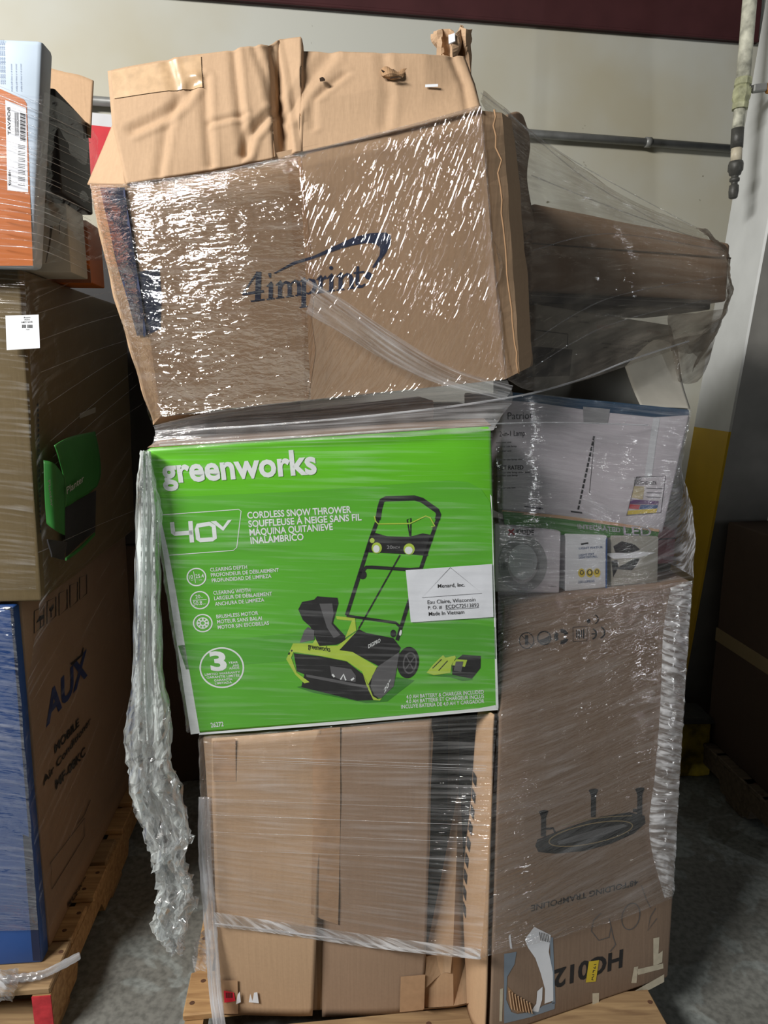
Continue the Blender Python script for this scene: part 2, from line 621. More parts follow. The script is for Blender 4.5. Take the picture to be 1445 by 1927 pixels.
def sheet(rows, nu, nv, amp=0.0, fu=4.0, fv=20.0, seed=0, linear=False, fine=0.0, edge=0.0):
    """grid through rows of 3-D points (each row left to right, rows top to bottom); wrinkled along its normal"""
    rows = [[Vector(p) for p in r_] for r_ in rows]
    G = []
    for j in range(nv + 1):
        tv = j / nv
        line = []
        for i in range(nu + 1):
            tu = i / nu
            line.append(sample([sample(r_, tu, linear) for r_ in rows], tv, linear))
        G.append(line)
    V, UV, Fc = [], [], []
    wid = sum((G[nv // 2][i + 1] - G[nv // 2][i]).length for i in range(nu))
    hei = sum((G[j + 1][nu // 2] - G[j][nu // 2]).length for j in range(nv))
    for j in range(nv + 1):
        for i in range(nu + 1):
            p = G[j][i].copy()
            if amp or fine:
                du = G[j][min(i + 1, nu)] - G[j][max(i - 1, 0)]
                dv = G[min(j + 1, nv)][i] - G[max(j - 1, 0)][i]
                n = du.cross(dv)
                n = n.normalized() if n.length > 1e-12 else Vector((0, -1, 0))
                u, v = i / nu * wid, j / nv * hei
                k = 1.0
                if edge:
                    k = min(1, min(i, nu - i) / (nu * edge + 1e-6), min(j, nv - j) / (nv * edge + 1e-6))
                p += n * (amp * k * noise.noise(Vector((u * fu + seed * 3.1, v * fv + seed, seed * 1.3)))
                          + fine * k * noise.noise(Vector((u * fu * 4 + seed, v * fv * 3, seed * 2.2))))
            V.append(p)
            UV.append((i / nu * wid, (1 - j / nv) * hei))
    for j in range(nv):
        for i in range(nu):
            a = j * (nu + 1) + i
            Fc.append([a + nu + 1, a + nu + 2, a + 1, a])
    return V, Fc, UV


def tube(path, rad, n=6, flatten=1.0):
    path = [Vector(p) for p in path]
    rs = rad if isinstance(rad, (list, tuple)) else [rad] * len(path)
    V, Fc, UV = [], [], []
    L = 0
    for i, p in enumerate(path):
        t = (path[min(i + 1, len(path) - 1)] - path[max(i - 1, 0)]).normalized()
        a = Vector((0, 1, 0)) if abs(t.y) < 0.9 else Vector((1, 0, 0))
        u = t.cross(a).normalized()
        w = t.cross(u).normalized()
        if i:
            L += (p - path[i - 1]).length
        for k in range(n):
            an = 2 * math.pi * k / n
            V.append(p + u * math.cos(an) * rs[i] + w * math.sin(an) * rs[i] * flatten)
            UV.append((L, k / n * 0.03))
    for i in range(len(path) - 1):
        for k in range(n):
            Fc.append([i * n + k, i * n + (k + 1) % n, (i + 1) * n + (k + 1) % n, (i + 1) * n + k])
    Fc.append(list(range(n))[::-1])
    Fc.append([(len(path) - 1) * n + k for k in range(n)])
    return V, Fc, UV


def curve_pts(pts, n):
    pts = [Vector(p) for p in pts]
    return [sample(pts, i / n) for i in range(n + 1)]


def rev(path, prof, n=16):
    """lathe along the straight segment path[0] -> path[1]; prof = [(t, radius)]"""
    a, b = Vector(path[0]), Vector(path[1])
    pts = [a + (b - a) * t for t, r in prof]
    return tube(pts, [r for t, r in prof], n)


def box_vf(o, u, v, w):
    o, u, v, w = Vector(o), Vector(u), Vector(v), Vector(w)
    V = [o, o + u, o + u + v, o + v, o + w, o + u + w, o + u + v + w, o + v + w]
    Fc = [[0, 3, 2, 1], [4, 5, 6, 7], [0, 1, 5, 4], [1, 2, 6, 5], [2, 3, 7, 6], [3, 0, 4, 7]]
    return V, Fc


def bev_box(name, o, u, v, w, mat, parent, bw=0.003, jit=0.0):
    V, Fc = box_vf(o, u, v, w)
    ob = part(name, V, Fc, mat, parent)
    bm = bmesh.new()
    bm.from_mesh(ob.data)
    bmesh.ops.bevel(bm, geom=list(bm.edges), offset=bw, segments=1, affect='EDGES')
    bm.to_mesh(ob.data)
    bm.free()
    return ob


# ================================================================== THE SETTING
WALL_ROT = math.atan(0.2126)
wu = Vector((math.cos(WALL_ROT), math.sin(WALL_ROT), 0))      # along the wall, to the right
wn = Vector((math.sin(WALL_ROT), -math.cos(WALL_ROT), 0))     # out of the wall
W0 = Vector((0, 2.75, 0))


def wallp(px, py, off=0.0):
    return onplane(px, py, W0 + wn * off, wn)


# wall material: old white paint with stains and scuffs
m, nt, b = nmat('wall_paint')
N, L = nt.nodes, nt.links
tc = N.new('ShaderNodeTexCoord')
n1 = N.new('ShaderNodeTexNoise'); n1.inputs['Scale'].default_value = 1.6; n1.inputs['Detail'].default_value = 4
n2 = N.new('ShaderNodeTexNoise'); n2.inputs['Scale'].default_value = 22; n2.inputs['Detail'].default_value = 2
L.new(tc.outputs['Object'], n1.inputs['Vector']); L.new(tc.outputs['Object'], n2.inputs['Vector'])
cr = N.new('ShaderNodeValToRGB')
cr.color_ramp.elements[0].position = 0.35; cr.color_ramp.elements[0].color = (0.50, 0.47, 0.36, 1)
cr.color_ramp.elements[1].position = 0.60; cr.color_ramp.elements[1].color = (0.56, 0.57, 0.52, 1)
L.new(n1.outputs['Fac'], cr.inputs[0])
c2 = N.new('ShaderNodeValToRGB')
c2.color_ramp.elements[0].position = 0.76; c2.color_ramp.elements[0].color = (1, 1, 1, 1)
c2.color_ramp.elements[1].position = 0.80; c2.color_ramp.elements[1].color = (0.35, 0.32, 0.26, 1)
L.new(n2.outputs['Fac'], c2.inputs[0])
mx = N.new('ShaderNodeMix'); mx.data_type = 'RGBA'; mx.blend_type = 'MULTIPLY'; mx.inputs[0].default_value = 1
L.new(cr.outputs[0], mx.inputs[6]); L.new(c2.outputs[0], mx.inputs[7])
L.new(mx.outputs[2], b.inputs['Base Color'])
b.inputs['Roughness'].default_value = 0.55
M['wall'] = m
V, Fc = box_vf(W0 - wu * 3.2, wu * 5.6, -wn * 0.15, Vector((0, 0, 4.4)))
struct(part('wall_back', V, Fc, M['wall']))

# floor: worn grey concrete with pale flaking paint and dark grime
m, nt, b = nmat('concrete_floor')
N, L = nt.nodes, nt.links
tc = N.new('ShaderNodeTexCoord')
n1 = N.new('ShaderNodeTexNoise'); n1.inputs['Scale'].default_value = 3.0; n1.inputs['Detail'].default_value = 8
n2 = N.new('ShaderNodeTexNoise'); n2.inputs['Scale'].default_value = 5.0; n2.inputs['Detail'].default_value = 9; n2.inputs['Distortion'].default_value = 1.2
n3 = N.new('ShaderNodeTexNoise'); n3.inputs['Scale'].default_value = 60.0; n3.inputs['Detail'].default_value = 4
for q in (n1, n2, n3):
    L.new(tc.outputs['Object'], q.inputs['Vector'])
cr = N.new('ShaderNodeValToRGB')
cr.color_ramp.elements[0].position = 0.3; cr.color_ramp.elements[0].color = (0.15, 0.15, 0.135, 1)
cr.color_ramp.elements[1].position = 0.7; cr.color_ramp.elements[1].color = (0.21, 0.215, 0.20, 1)
L.new(n1.outputs['Fac'], cr.inputs[0])
c2 = N.new('ShaderNodeValToRGB')
c2.color_ramp.elements[0].position = 0.50; c2.color_ramp.elements[0].color = (0, 0, 0, 1)
c2.color_ramp.elements[1].position = 0.54; c2.color_ramp.elements[1].color = (1, 1, 1, 1)
L.new(n2.outputs['Fac'], c2.inputs[0])
mx = N.new('ShaderNodeMix'); mx.data_type = 'RGBA'
L.new(c2.outputs[0], mx.inputs[0]); L.new(cr.outputs[0], mx.inputs[6]); mx.inputs[7].default_value = (0.235, 0.255, 0.245, 1)
c3 = N.new('ShaderNodeMapRange'); c3.inputs['From Min'].default_value = 0.35; c3.inputs['From Max'].default_value = 0.6
c3.inputs['To Min'].default_value = 0.7; c3.inputs['To Max'].default_value = 1.1
L.new(n3.outputs['Fac'], c3.inputs['Value'])
vm = N.new('ShaderNodeVectorMath'); vm.operation = 'SCALE'
L.new(mx.outputs[2], vm.inputs[0]); L.new(c3.outputs[0], vm.inputs['Scale'])
L.new(vm.outputs[0], b.inputs['Base Color'])
b.inputs['Roughness'].default_value = 0.7
bp = N.new('ShaderNodeBump'); bp.inputs['Strength'].default_value = 0.2; bp.inputs['Distance'].default_value = 0.004
L.new(n2.outputs['Fac'], bp.inputs['Height']); L.new(bp.outputs[0], b.inputs['Normal'])
M['floor'] = m
V, Fc = box_vf((-4, -6, -0.1), (8, 0, 0), (0, 10.2, 0), (0, 0, 0.1))
struct(part('floor', V, Fc, M['floor']))

# maroon steel beam across the top of the wall
p0, p1 = wallp(440, 0, 0.025), wallp(1428, 80, 0.025)
bd = (p1 - p0)
p0 = p0 - bd * 0.9
t = thing('steel_beam', 'dark maroon painted steel beam along the top of the back wall', 'beam', p1)
hgt = Vector((0, 0, 0.32))
bev_box('web', p0 - wn * 0.02, p1 - p0, wn * 0.02, hgt, M['maroon'], t, 0.004)
bev_box('flange', p0 - wn * 0.021, p1 - p0, wn * 0.024, Vector((0, 0, 0.012)), M['maroon'], t, 0.003)

# steel conduit along the wall
t = thing('wall_conduit', 'thin grey metal conduit running across the white wall', 'pipe', wallp(780, 236, 0.03))
a, c = wallp(-60, 172, 0.03), wallp(1392, 281, 0.03)
V, Fc, UV = rev((a, c), [(0, 0.015), (0.3, 0.015), (0.62, 0.015), (1, 0.015)])
part('tube', V, Fc, M['steel'], t, smooth=True)
for px in (120, 640, 1180):
    f = (px + 60) / 1452
    q = a + (c - a) * f
    V, Fc, UV = rev((q - wu * 0.012, q + wu * 0.012), [(0, 0.019), (0.5, 0.019), (1, 0.019)])
    s_ = part('strap', V, Fc, M['steel'], t, smooth=True)

# red and white sign on the wall, seen between the stacks
q = [wallp(150, 210, 0.012), wallp(262, 222, 0.012), wallp(262, 352, 0.012), wallp(150, 345, 0.012)]
t = thing('wall_sign', 'red sign with a white border on the wall between the two stacks', 'sign', q[3])
V, Fc, UV = sheet([[q[0], q[1]], [q[3], q[2]]], 2, 2, linear=True)
part('board', V, Fc, M['white'], t, solid=0.006)
f = Face(q[0] + wn * 0.004, wn, (0, 0, 1))
Print(f).poly([(150, 233), (262, 245), (262, 340), (150, 333)]).build('red_field', 'red_sign', t)

# tapered steel column, white above and yellow below, leaning flange as in the photograph
def column_ring(z):
    y_near = 2.665 - 0.175 * z
    y_far = 2.96 - 0.185 * z
    return y_near, y_far


t = thing('steel_column', 'tapered steel column painted white above and yellow below, right of the stack', 'column', (1.30, 2.8, 0))
m, nt, b = nmat('column_paint')
N, L = nt.nodes, nt.links
tc = N.new('ShaderNodeTexCoord')
sx_ = N.new('ShaderNodeSeparateXYZ'); L.new(tc.outputs['Object'], sx_.inputs[0])
no = N.new('ShaderNodeTexNoise'); no.inputs['Scale'].default_value = 8; no.inputs['Detail'].default_value = 5
L.new(tc.outputs['Object'], no.inputs['Vector'])
gt = N.new('ShaderNodeMath'); gt.operation = 'LESS_THAN'; gt.inputs[1].default_value = 1.325
L.new(sx_.outputs[2], gt.inputs[0])
ad = N.new('ShaderNodeMapRange'); ad.inputs['To Min'].default_value = 0.8; ad.inputs['To Max'].default_value = 1.15
L.new(no.outputs['Fac'], ad.inputs['Value'])
mx = N.new('ShaderNodeMix'); mx.data_type = 'RGBA'
mx.inputs[6].default_value = (0.60, 0.62, 0.62, 1); mx.inputs[7].default_value = (0.62, 0.40, 0.012, 1)
L.new(gt.outputs[0], mx.inputs[0])
vm = N.new('ShaderNodeVectorMath'); vm.operation = 'SCALE'
L.new(mx.outputs[2], vm.inputs[0]); L.new(ad.outputs[0], vm.inputs['Scale']); L.new(vm.outputs[0], b.inputs['Base Color'])
b.inputs['Roughness'].default_value = 0.5
M['column'] = m
M['column_shaded'] = flat('column_shaded_face', (0.20, 0.195, 0.18), 0.6, 0.3, 0.15, 8)  # shade on the front face put into this darker grey
XC = 1.225
rings = []
zs = [0.0, 0.5, 1.0, 1.325, 1.8, 2.4, 3.3]
V, Fc, mi = [], [], []
for z in zs:
    yn, yf = column_ring(z)
    V += [Vector((XC, yf, z)), Vector((XC, yn + 0.006, z)), Vector((XC + 0.006, yn, z)), Vector((XC + 0.20, yn, z)), Vector((XC + 0.20, yf, z))]
for k in range(len(zs) - 1):
    for i in range(5):
        j = (i + 1) % 5
        Fc.append([k * 5 + i, k * 5 + j, k * 5 + 5 + j, k * 5 + 5 + i])
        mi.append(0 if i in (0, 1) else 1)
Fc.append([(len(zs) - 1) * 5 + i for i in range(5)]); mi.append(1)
part('shaft', V, Fc, None, t, mats=[M['column'], M['column_shaded']], mi=mi)
bev_box('base_plate', (XC - 0.02, 2.62, 0.0), (0.26, 0, 0), (0, 0.40, 0), (0, 0, 0.02), M['dark_metal'], t, 0.003)

# chipped yellow guard block at its foot
t = thing('guard_block', 'low guard block with chipped yellow paint on the floor by the column', 'guard', (1.19, 2.45, 0))
c8 = [Vector(v) for v in ((1.10, 2.40, 0), (1.26, 2.40, 0), (1.25, 2.41, 0.22), (1.11, 2.41, 0.22), (1.10, 2.55, 0), (1.26, 2.55, 0), (1.25, 2.54, 0.22), (1.11, 2.54, 0.22))]
V, Fc = hexa(c8, 0.012, 0.03, 0.004, 25, 3, False)
part('block', V, Fc, M['guard'], t, smooth=True)
V, Fc = hexa([v + Vector((0, 0, 0.22)) if v.z < 0.1 else v + Vector((0, 0, 0.02)) for v in c8], 0.004, 0.05, 0.002, 25, 5, False)
part('cap', V, Fc, M['dark_metal'], t, smooth=True)

# air line with ball valve hanging in front of the column
t = thing('air_drop_pipe', 'vertical pipe with ball valve and hose coupling hanging at the upper right', 'pipe', atY(1380, 372, 2.33))


def pp(x, y):
    return atY(x, y, 2.33)


V, Fc, UV = rev((pp(1424, -160), pp(1398, 152)), [(0, 0.0205), (0.5, 0.0205), (0.8, 0.0203), (1, 0.0205)])
part('riser', V, Fc, M['pipe_paint'], t, smooth=True)
V, Fc, UV = rev((pp(1399, 148), pp(1392, 206)), [(0, 0.024), (0.06, 0.026), (0.22, 0.026), (0.26, 0.022), (0.4, 0.028), (0.62, 0.028), (0.78, 0.022), (0.82, 0.025), (1, 0.024)], 8)
vb = part('valve_body', V, Fc, M['valve'], t)
V, Fc, UV = rev((pp(1398, 168), pp(1418, 168) + Vector((0, -0.02, 0))), [(0, 0.012), (0.5, 0.012), (0.55, 0.007), (1, 0.007)], 8)
part('valve_stem', V, Fc, M['dark_metal'], vb)
h0 = pp(1412, 164) + Vector((0, -0.025, 0))
h1 = pp(1436, 162) + Vector((0, -0.03, 0))
h2 = pp(1490, 166) + Vector((0, -0.03, 0))
bev_box('valve_lever', h0, h1 - h0, (0, 0.02, 0), (0, 0, -0.022), M['steel'], vb, 0.003)
bev_box('lever_grip', h1 + Vector((0, -0.004, 0.004)), h2 - h1, (0, 0.028, 0), (0, 0, -0.03), M['handle_orange'], vb, 0.005)
V, Fc, UV = rev((pp(1392, 204), pp(1388, 243)), [(0, 0.017), (1, 0.017)])
part('nipple', V, Fc, M['pipe_paint'], t, smooth=True)
V, Fc, UV = rev((pp(1388, 242), pp(1386, 279)), [(0, 0.0185), (1, 0.0185)])
part('dark_sleeve', V, Fc, M['dark_metal'], t, smooth=True)
V, Fc, UV = rev((pp(1386, 279), pp(1385, 306)), [(0, 0.0165), (1, 0.0165)])
part('lower_nipple', V, Fc, M['tape_pale'], t, smooth=True)
V, Fc, UV = rev((pp(1385, 304), pp(1379, 374)), [(0, 0.020), (0.08, 0.0225), (0.25, 0.0225), (0.28, 0.019), (0.36, 0.017), (0.38, 0.011), (0.44, 0.011), (0.45, 0.015), (0.53, 0.015), (0.55, 0.010), (0.62, 0.010), (0.64, 0.014), (0.8, 0.015), (0.97, 0.013), (1, 0.009)], 12)
part('hose_coupling', V, Fc, M['dark_metal'], t, smooth=True)

# ================================================================== PALLETS
def pallet(name, label, o, ang, w, d, red=False, h=0.14, wd='wood', wd2='wood2'):
    o = Vector(o)
    u = Vector((math.cos(ang), math.sin(ang), 0))
    v = Vector((-math.sin(ang), math.cos(ang), 0))
    t = thing(name, label, 'pallet', o)
    z = Vector((0, 0, 1))
    bt = 0.018
    # bottom boards
    for k in (0, 0.5, 1):
        bev_box('bottom_board', o + v * (k * (d - 0.10)) + z * 0.0005, u * w, v * 0.10, z * bt, M[wd2], t)
    # stringers with the two fork notches
    for k in (0, 0.5, 1):
        q = o + u * (k * (w - 0.04)) + z * bt
        sh = h - 2 * bt
        prof = [(0, 0), (0.15, 0), (0.17, 0.04), (0.36, 0.04), (0.38, 0), (0.62, 0), (0.64, 0.04), (0.83, 0.04), (0.85, 0), (1, 0)]
        V, Fc = [], []
        for (a, zz) in prof:
            for du in (0, 0.04):
                V += [q + v * (a * d) + u * du + z * zz, q + v * (a * d) + u * du + z * sh]
        n = len(prof)
        for i in range(n - 1):
            b0, b1 = i * 4, i * 4 + 4
            Fc += [[b0, b0 + 1, b1 + 1, b1], [b0 + 2, b1 + 2, b1 + 3, b0 + 3], [b0, b1, b1 + 2, b0 + 2], [b0 + 1, b0 + 3, b1 + 3, b1 + 1]]
        Fc += [[0, 2, 3, 1], [n * 4 - 4, n * 4 - 3, n * 4 - 1, n * 4 - 2]]
        s_ = part('stringer', V, Fc, M[wd], t)
        if red:
            V, Fc = box_vf(q + u * (-0.001) - v * 0.0025, u * 0.042, v * 0.003, z * (sh - 0.002))
            part('red_painted_end', V, Fc, M['redpaint'], s_)
    nb = 7
    for i in range(nb):
        ww = 0.135 if i in (0, nb - 1) else 0.10 + 0.012 * (i % 3)
        y0 = i * (d - 0.135) / (nb - 1)
        b_ = bev_box('deck_board', o + v * y0 + z * (h - bt) - u * 0.004 * (i % 2), u * (w + 0.004 * (i % 3)), v * ww, z * bt, M[wd] if i % 3 else M[wd2], t, 0.003)
        if i < 3:
            for k in (0, 0.5, 1):
                for e in (0.25, 0.75):
                    c_ = o + u * (k * (w - 0.04) + 0.012 + 0.016 * (e > 0.5)) + v * (y0 + ww * e) + z * (h + 0.0006)
                    V = [c_ + u * 0.006 * math.cos(a) + v * 0.005 * math.sin(a) for a in [x * math.pi / 4 for x in range(8)]]
                    V += [x - z * 0.003 for x in V]
                    part('nail_head', V, [list(range(8))] + [[i_, i_ + 8, (i_ + 1) % 8 + 8, (i_ + 1) % 8] for i_ in range(8)], M['nail'], b_)
    return t


pallet('wooden_pallet', 'worn wooden pallet under the big wrapped stack in the middle', (-0.418, 1.085, 0), R(6), 1.04, 1.2)
pallet('wooden_pallet', 'wooden pallet with a red painted end under the left stack', (-1.755, 1.245, 0), R(4.9), 0.995, 0.98, red=True)
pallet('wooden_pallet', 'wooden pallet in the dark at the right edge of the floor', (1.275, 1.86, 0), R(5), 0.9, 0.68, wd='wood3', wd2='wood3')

# ================================================================== MAIN STACK, BOTTOM LAYER
PT = 0.1405
# --- kraft carton lying with its two end flaps to the front
BLx, BRx = Vector((-0.364, 1.262, PT)), Vector((0.0885, 1.275, PT))
ttop = 0.80
fr = [BLx, BRx, BRx + Vector((0.012, 0.0, ttop - PT)), BLx + Vector((0.0, 0.0, ttop - PT))]
t, bdy, cs = carton('large_carton', 'large brown carton with a taped centre seam, bottom left of the wrapped stack', fr, 0.46, M['kraft'], 0.008, 0.003, 1)
fB = Face(BLx, (BRx - BLx).cross(Vector((0, 0, 1))), (0, 0, 1))
nB = fB.n


def fpt(f, px, py, off):
    return f.at(px, py, off)


# two flaps that meet at the centre seam, proud of the body, right one slightly lower
V, Fc, UV = sheet([[fpt(fB, 398, 1390, 0.006), fpt(fB, 500, 1381, 0.007), fpt(fB, 604, 1372, 0.011)],
                   [fpt(fB, 402, 1560, 0.006), fpt(fB, 500, 1560, 0.010), fpt(fB, 602, 1560, 0.013)],
                   [fpt(fB, 408, 1740, 0.006), fpt(fB, 500, 1745, 0.012), fpt(fB, 596, 1750, 0.020)],
                   [fpt(fB, 414, 1908, 0.006), fpt(fB, 500, 1910, 0.009), fpt(fB, 588, 1910, 0.017)]], 16, 20, 0.003, 7, 7, 2)
part('end_flap', V, Fc, M['kraft'], t, smooth=True, solid=0.004)
V, Fc, UV = sheet([[fpt(fB, 609, 1372, 0.005), fpt(fB, 720, 1362, 0.006), fpt(fB, 812, 1352, 0.003)],
                   [fpt(fB, 608, 1560, 0.006), fpt(fB, 720, 1560, 0.007), fpt(fB, 808, 1560, 0.003)],
                   [fpt(fB, 607, 1750, 0.004), fpt(fB, 720, 1750, 0.009), fpt(fB, 802, 1760, 0.003)],
                   [fpt(fB, 606, 1912, 0.004), fpt(fB, 720, 1908, 0.006), fpt(fB, 796, 1903, 0.003)]], 16, 20, 0.003, 7, 7, 9)
part('end_flap', V, Fc, M['kraft_dull'], t, smooth=True, solid=0.004)
# tape over the seam and on the corners
V, Fc, UV = sheet([[fpt(fB, 588, 1373, 0.0135), fpt(fB, 607, 1371, 0.014), fpt(fB, 640, 1368, 0.010)],
                   [fpt(fB, 588, 1560, 0.0165), fpt(fB, 606, 1560, 0.017), fpt(fB, 640, 1560, 0.011)],
                   [fpt(fB, 585, 1720, 0.0225), fpt(fB, 606, 1730, 0.018), fpt(fB, 636, 1740, 0.012)]], 6, 24, 0.0015, 12, 12, 4)
part('seam_tape', V, Fc, M['tape'], t, smooth=True)
V, Fc, UV = sheet([[fpt(fB, 400, 1395, 0.0105), fpt(fB, 443, 1391, 0.0115)], [fpt(fB, 402, 1470, 0.011), fpt(fB, 444, 1470, 0.012)]], 4, 6)
part('corner_tape', V, Fc, M['tape'], t)
V, Fc, UV = sheet([[fpt(fB, 410, 1845, 0.012), fpt(fB, 447, 1845, 0.013)], [fpt(fB, 412, 1908, 0.0115), fpt(fB, 448, 1908, 0.013)]], 4, 6)
part('corner_tape', V, Fc, M['tape'], t)
V, Fc, UV = sheet([[fpt(fB, 754, 1838, 0.0105), fpt(fB, 800, 1834, 0.008)], [fpt(fB, 752, 1905, 0.0105), fpt(fB, 798, 1900, 0.008)]], 4, 6)
part('corner_tape', V, Fc, M['tape'], t)
fS = Face(fB.p0 + nB * 0.0145, nB, (0, 0, 1))
Print(fS).poly([(421, 1864), (440, 1868), (443, 1884), (422, 1887)]).build('red_sticker', flat('neon_red_sticker', (0.85, 0.02, 0.06), 0.5), t, 'torn neon red barcode sticker')
pr = Print(fS, 1)
for i in range(7):
    pr.poly([(425 + i * 2, 1868), (426.2 + i * 2, 1868), (426.2 + i * 2, 1878), (425 + i * 2, 1878)])
pr.build('barcode', 'ink', t)
pr = Print(fS)
pr.poly([(444, 1890), (447, 1872), (451, 1866), (453, 1886)]).poly([(468, 1886), (471, 1870), (475, 1884), (478, 1868), (484, 1867), (487, 1888)])
pr.build('torn_paper', 'label', t)

# --- black carton standing behind
dv = Vector((0.956, 0.293, 0))
dbk = Vector((-0.293, 0.956, 0))
q = Vector((0.112, 1.52, PT))
t, _, cs = carton('black_carton', 'tall black carton standing deep in the gap between the two brown cartons',
                  [q, q + dv * 0.47, q + dv * 0.47 + Vector((0, 0, 0.93)), q + Vector((0, 0, 0.93))], 0.30, M['black'], 0.006, 0.002, 2, back_dir=(0.02, 1, 0))
V, Fc, UV = sheet([[q + dv * 0.04 - dbk * 0.004 + Vector((0, 0, 0.90)), q + dv * 0.07 - dbk * 0.004 + Vector((0, 0, 0.90))], [q + dv * 0.05 - dbk * 0.004, q + dv * 0.08 - dbk * 0.004]], 2, 8)
part('edge_tape', V, Fc, M['kraft_dark'], t)
part('lid_seam', *box_vf(q - dbk * 0.003 + Vector((0, 0, 0.86)), dv * 0.47, dbk * 0.004, (0, 0, 0.004)), M['ink_grey'], t)

# --- kraft wedge pushed into the gap
w0 = [atZ(795, 1897, PT), atZ(853, 1890, PT), atZ(886, 1886, PT)]
apex = atY(862, 1505, 1.37)
V = [w0[0], w0[1] + Vector((0, -0.004, 0)), w0[2], Vector((0.16, 1.41, PT)),
     atY(800, 1800, w0[0].y + 0.005), atY(852, 1795, w0[1].y - 0.002), atY(880, 1795, 1.315), Vector((0.158, 1.41, 0.30)),
     atY(832, 1640, 1.325), atY(858, 1640, 1.318), atY(873, 1640, 1.335), Vector((0.158, 1.40, 0.48)),
     apex + Vector((-0.004, 0, 0)), apex, apex + Vector((0.006, 0.006, 0)), apex + Vector((0, 0.02, 0))]
Fc = []
for k in range(3):
    for i in range(4):
        j = (i + 1) % 4
        Fc.append([k * 4 + i, k * 4 + j, k * 4 + 4 + j, k * 4 + 4 + i])
Fc += [[3, 2, 1, 0], [12, 13, 14, 15]]
t = thing('folded_carton', 'folded kraft carton, a tapering wedge in the gap beside the black carton', 'carton', w0[1])
ob = part('wedge_body', V, Fc, M['kraft_warm'], t)
pl = [atY(801, 1800, w0[0].y - 0.004), atY(826, 1797, w0[1].y), atY(851, 1800, w0[1].y - 0.008), atY(848, 1830, w0[1].y - 0.007), atY(830, 1832, w0[1].y - 0.003), atY(799, 1860, w0[0].y - 0.006)]
V, Fc, UV = sheet([[pl[0], pl[1], pl[2]], [pl[5], pl[4], pl[3]]], 6, 3)
part('tuck_flap', V, Fc, M['kraft'], t, solid=0.003)
V, Fc, UV = sheet([[atZ(797, 1895, PT + 0.03) + Vector((0, -0.004, 0.0)), atZ(853, 1888, PT + 0.03) + Vector((0, -0.006, 0)), atZ(885, 1884, PT + 0.03) + Vector((0, -0.004, 0))],
                   [w0[0] + Vector((0, -0.004, 0)), w0[1] + Vector((0, -0.008, 0)), w0[2] + Vector((0, -0.004, 0))]], 8, 2)
part('base_tape', V, Fc, M['tape'], t)

# --- trampoline carton
T0, T1 = Vector((0.222, 1.205, PT)), Vector((0.660, 1.355, PT))
th = Vector((0.010, 0.072, 1.072 - PT))
t, bdy, cs = carton('trampoline_carton', 'tall brown trampoline carton standing upside down with torn label at lower left', [T0, T1, T1 + th, T0 + th], 0.125, M['kraft_tramp'], 0.007, 0.002, 4, back_dir=(0.02, 1, -0.05))
fT = Face(T0, (T1 - T0).cross(th), th)
z4 = Z(880, 1400, 2.557)
z3 = Z(880, 1080, 2.557)
# crushed side panel of the same carton; paler board colour stands for light on it
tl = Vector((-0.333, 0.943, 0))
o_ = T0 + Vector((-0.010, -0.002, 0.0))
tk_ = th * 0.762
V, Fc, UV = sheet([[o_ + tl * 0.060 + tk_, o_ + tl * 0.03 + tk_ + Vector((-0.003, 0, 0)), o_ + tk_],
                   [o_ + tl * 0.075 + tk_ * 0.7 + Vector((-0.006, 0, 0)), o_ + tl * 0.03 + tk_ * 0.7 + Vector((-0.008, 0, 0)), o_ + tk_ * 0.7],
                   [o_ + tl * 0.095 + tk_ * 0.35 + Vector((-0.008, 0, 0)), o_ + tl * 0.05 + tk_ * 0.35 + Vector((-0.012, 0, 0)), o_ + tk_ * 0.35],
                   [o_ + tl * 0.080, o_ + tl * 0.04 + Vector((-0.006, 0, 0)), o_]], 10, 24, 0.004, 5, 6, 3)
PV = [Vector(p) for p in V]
part('side_panel', V, Fc, M['kraft_warm'], t, smooth=True, solid=0.004, label='crushed side panel painted as lit')
# printed marks
pr = Print(fT)
for (x, y, y2) in ((365, 335, 445), (605, 232, 352), (828, 226, 345)):
    pr.stroke([(x, y - 8), (x, y + 18), (x - 1, y2)], [44, 24, 24], z4)
    pr.ell((x, y - 8), 23, 9, -0.1, z4)
pr.poly([(325, 490), (335, 460), (385, 440), (500, 395), (640, 350), (780, 328), (850, 345), (855, 380), (800, 430), (690, 480), (560, 515), (420, 528), (340, 520)], z4)
pr.stroke([(365, 410), (410, 405), (420, 425)], 10, z4).stroke([(795, 320), (825, 322)], 16, z4)
pr.build('printed_picture', 'ink', t, 'black printed picture of a trampoline upside down')
pr = Print(fT)
pr.text('48"FOLDING TRAMPOLINE', (820, 652), (305, 778), 26, z4, 0.01, flip=True)
pr.build('product_lettering', 'ink', t, 'upside-down product lettering')
pr = Print(fT)
pr.text('HC012', (748, 990), (415, 1092), 80, z4, 0.03, flip=True)
pr.build('model_lettering', 'ink', t, 'upside-down bold model number')
pr = Print(fT, 1)
pr.ell((592, 432), 205, 47, -0.20, z4, 36, ring=5)
pr.stroke([(450, 392), (560, 365), (680, 350), (790, 345)], 4, z4)
pr.build('picture_rim', 'kraft_olive', t)
pr = Print(fT, 1)
pr.poly([(430, 470), (520, 440), (640, 405), (750, 385), (770, 395), (660, 435), (520, 470), (440, 485)], z4)
pr.build('picture_mat', 'ink_grey', t)
pr = Print(fT)
zk = Z(920, 990, 3.705)
pr.ell((262, 798), 50, 55, 0, zk, 24, ring=6).stroke([(225, 760), (300, 838)], 5, zk).stroke([(262, 760), (262, 830)], 22, zk)
pr.ell((385, 780), 46, 46, 0, zk, 24, ring=9).poly([(350, 795), (385, 785), (425, 760), (420, 800), (390, 820), (360, 815)], zk)
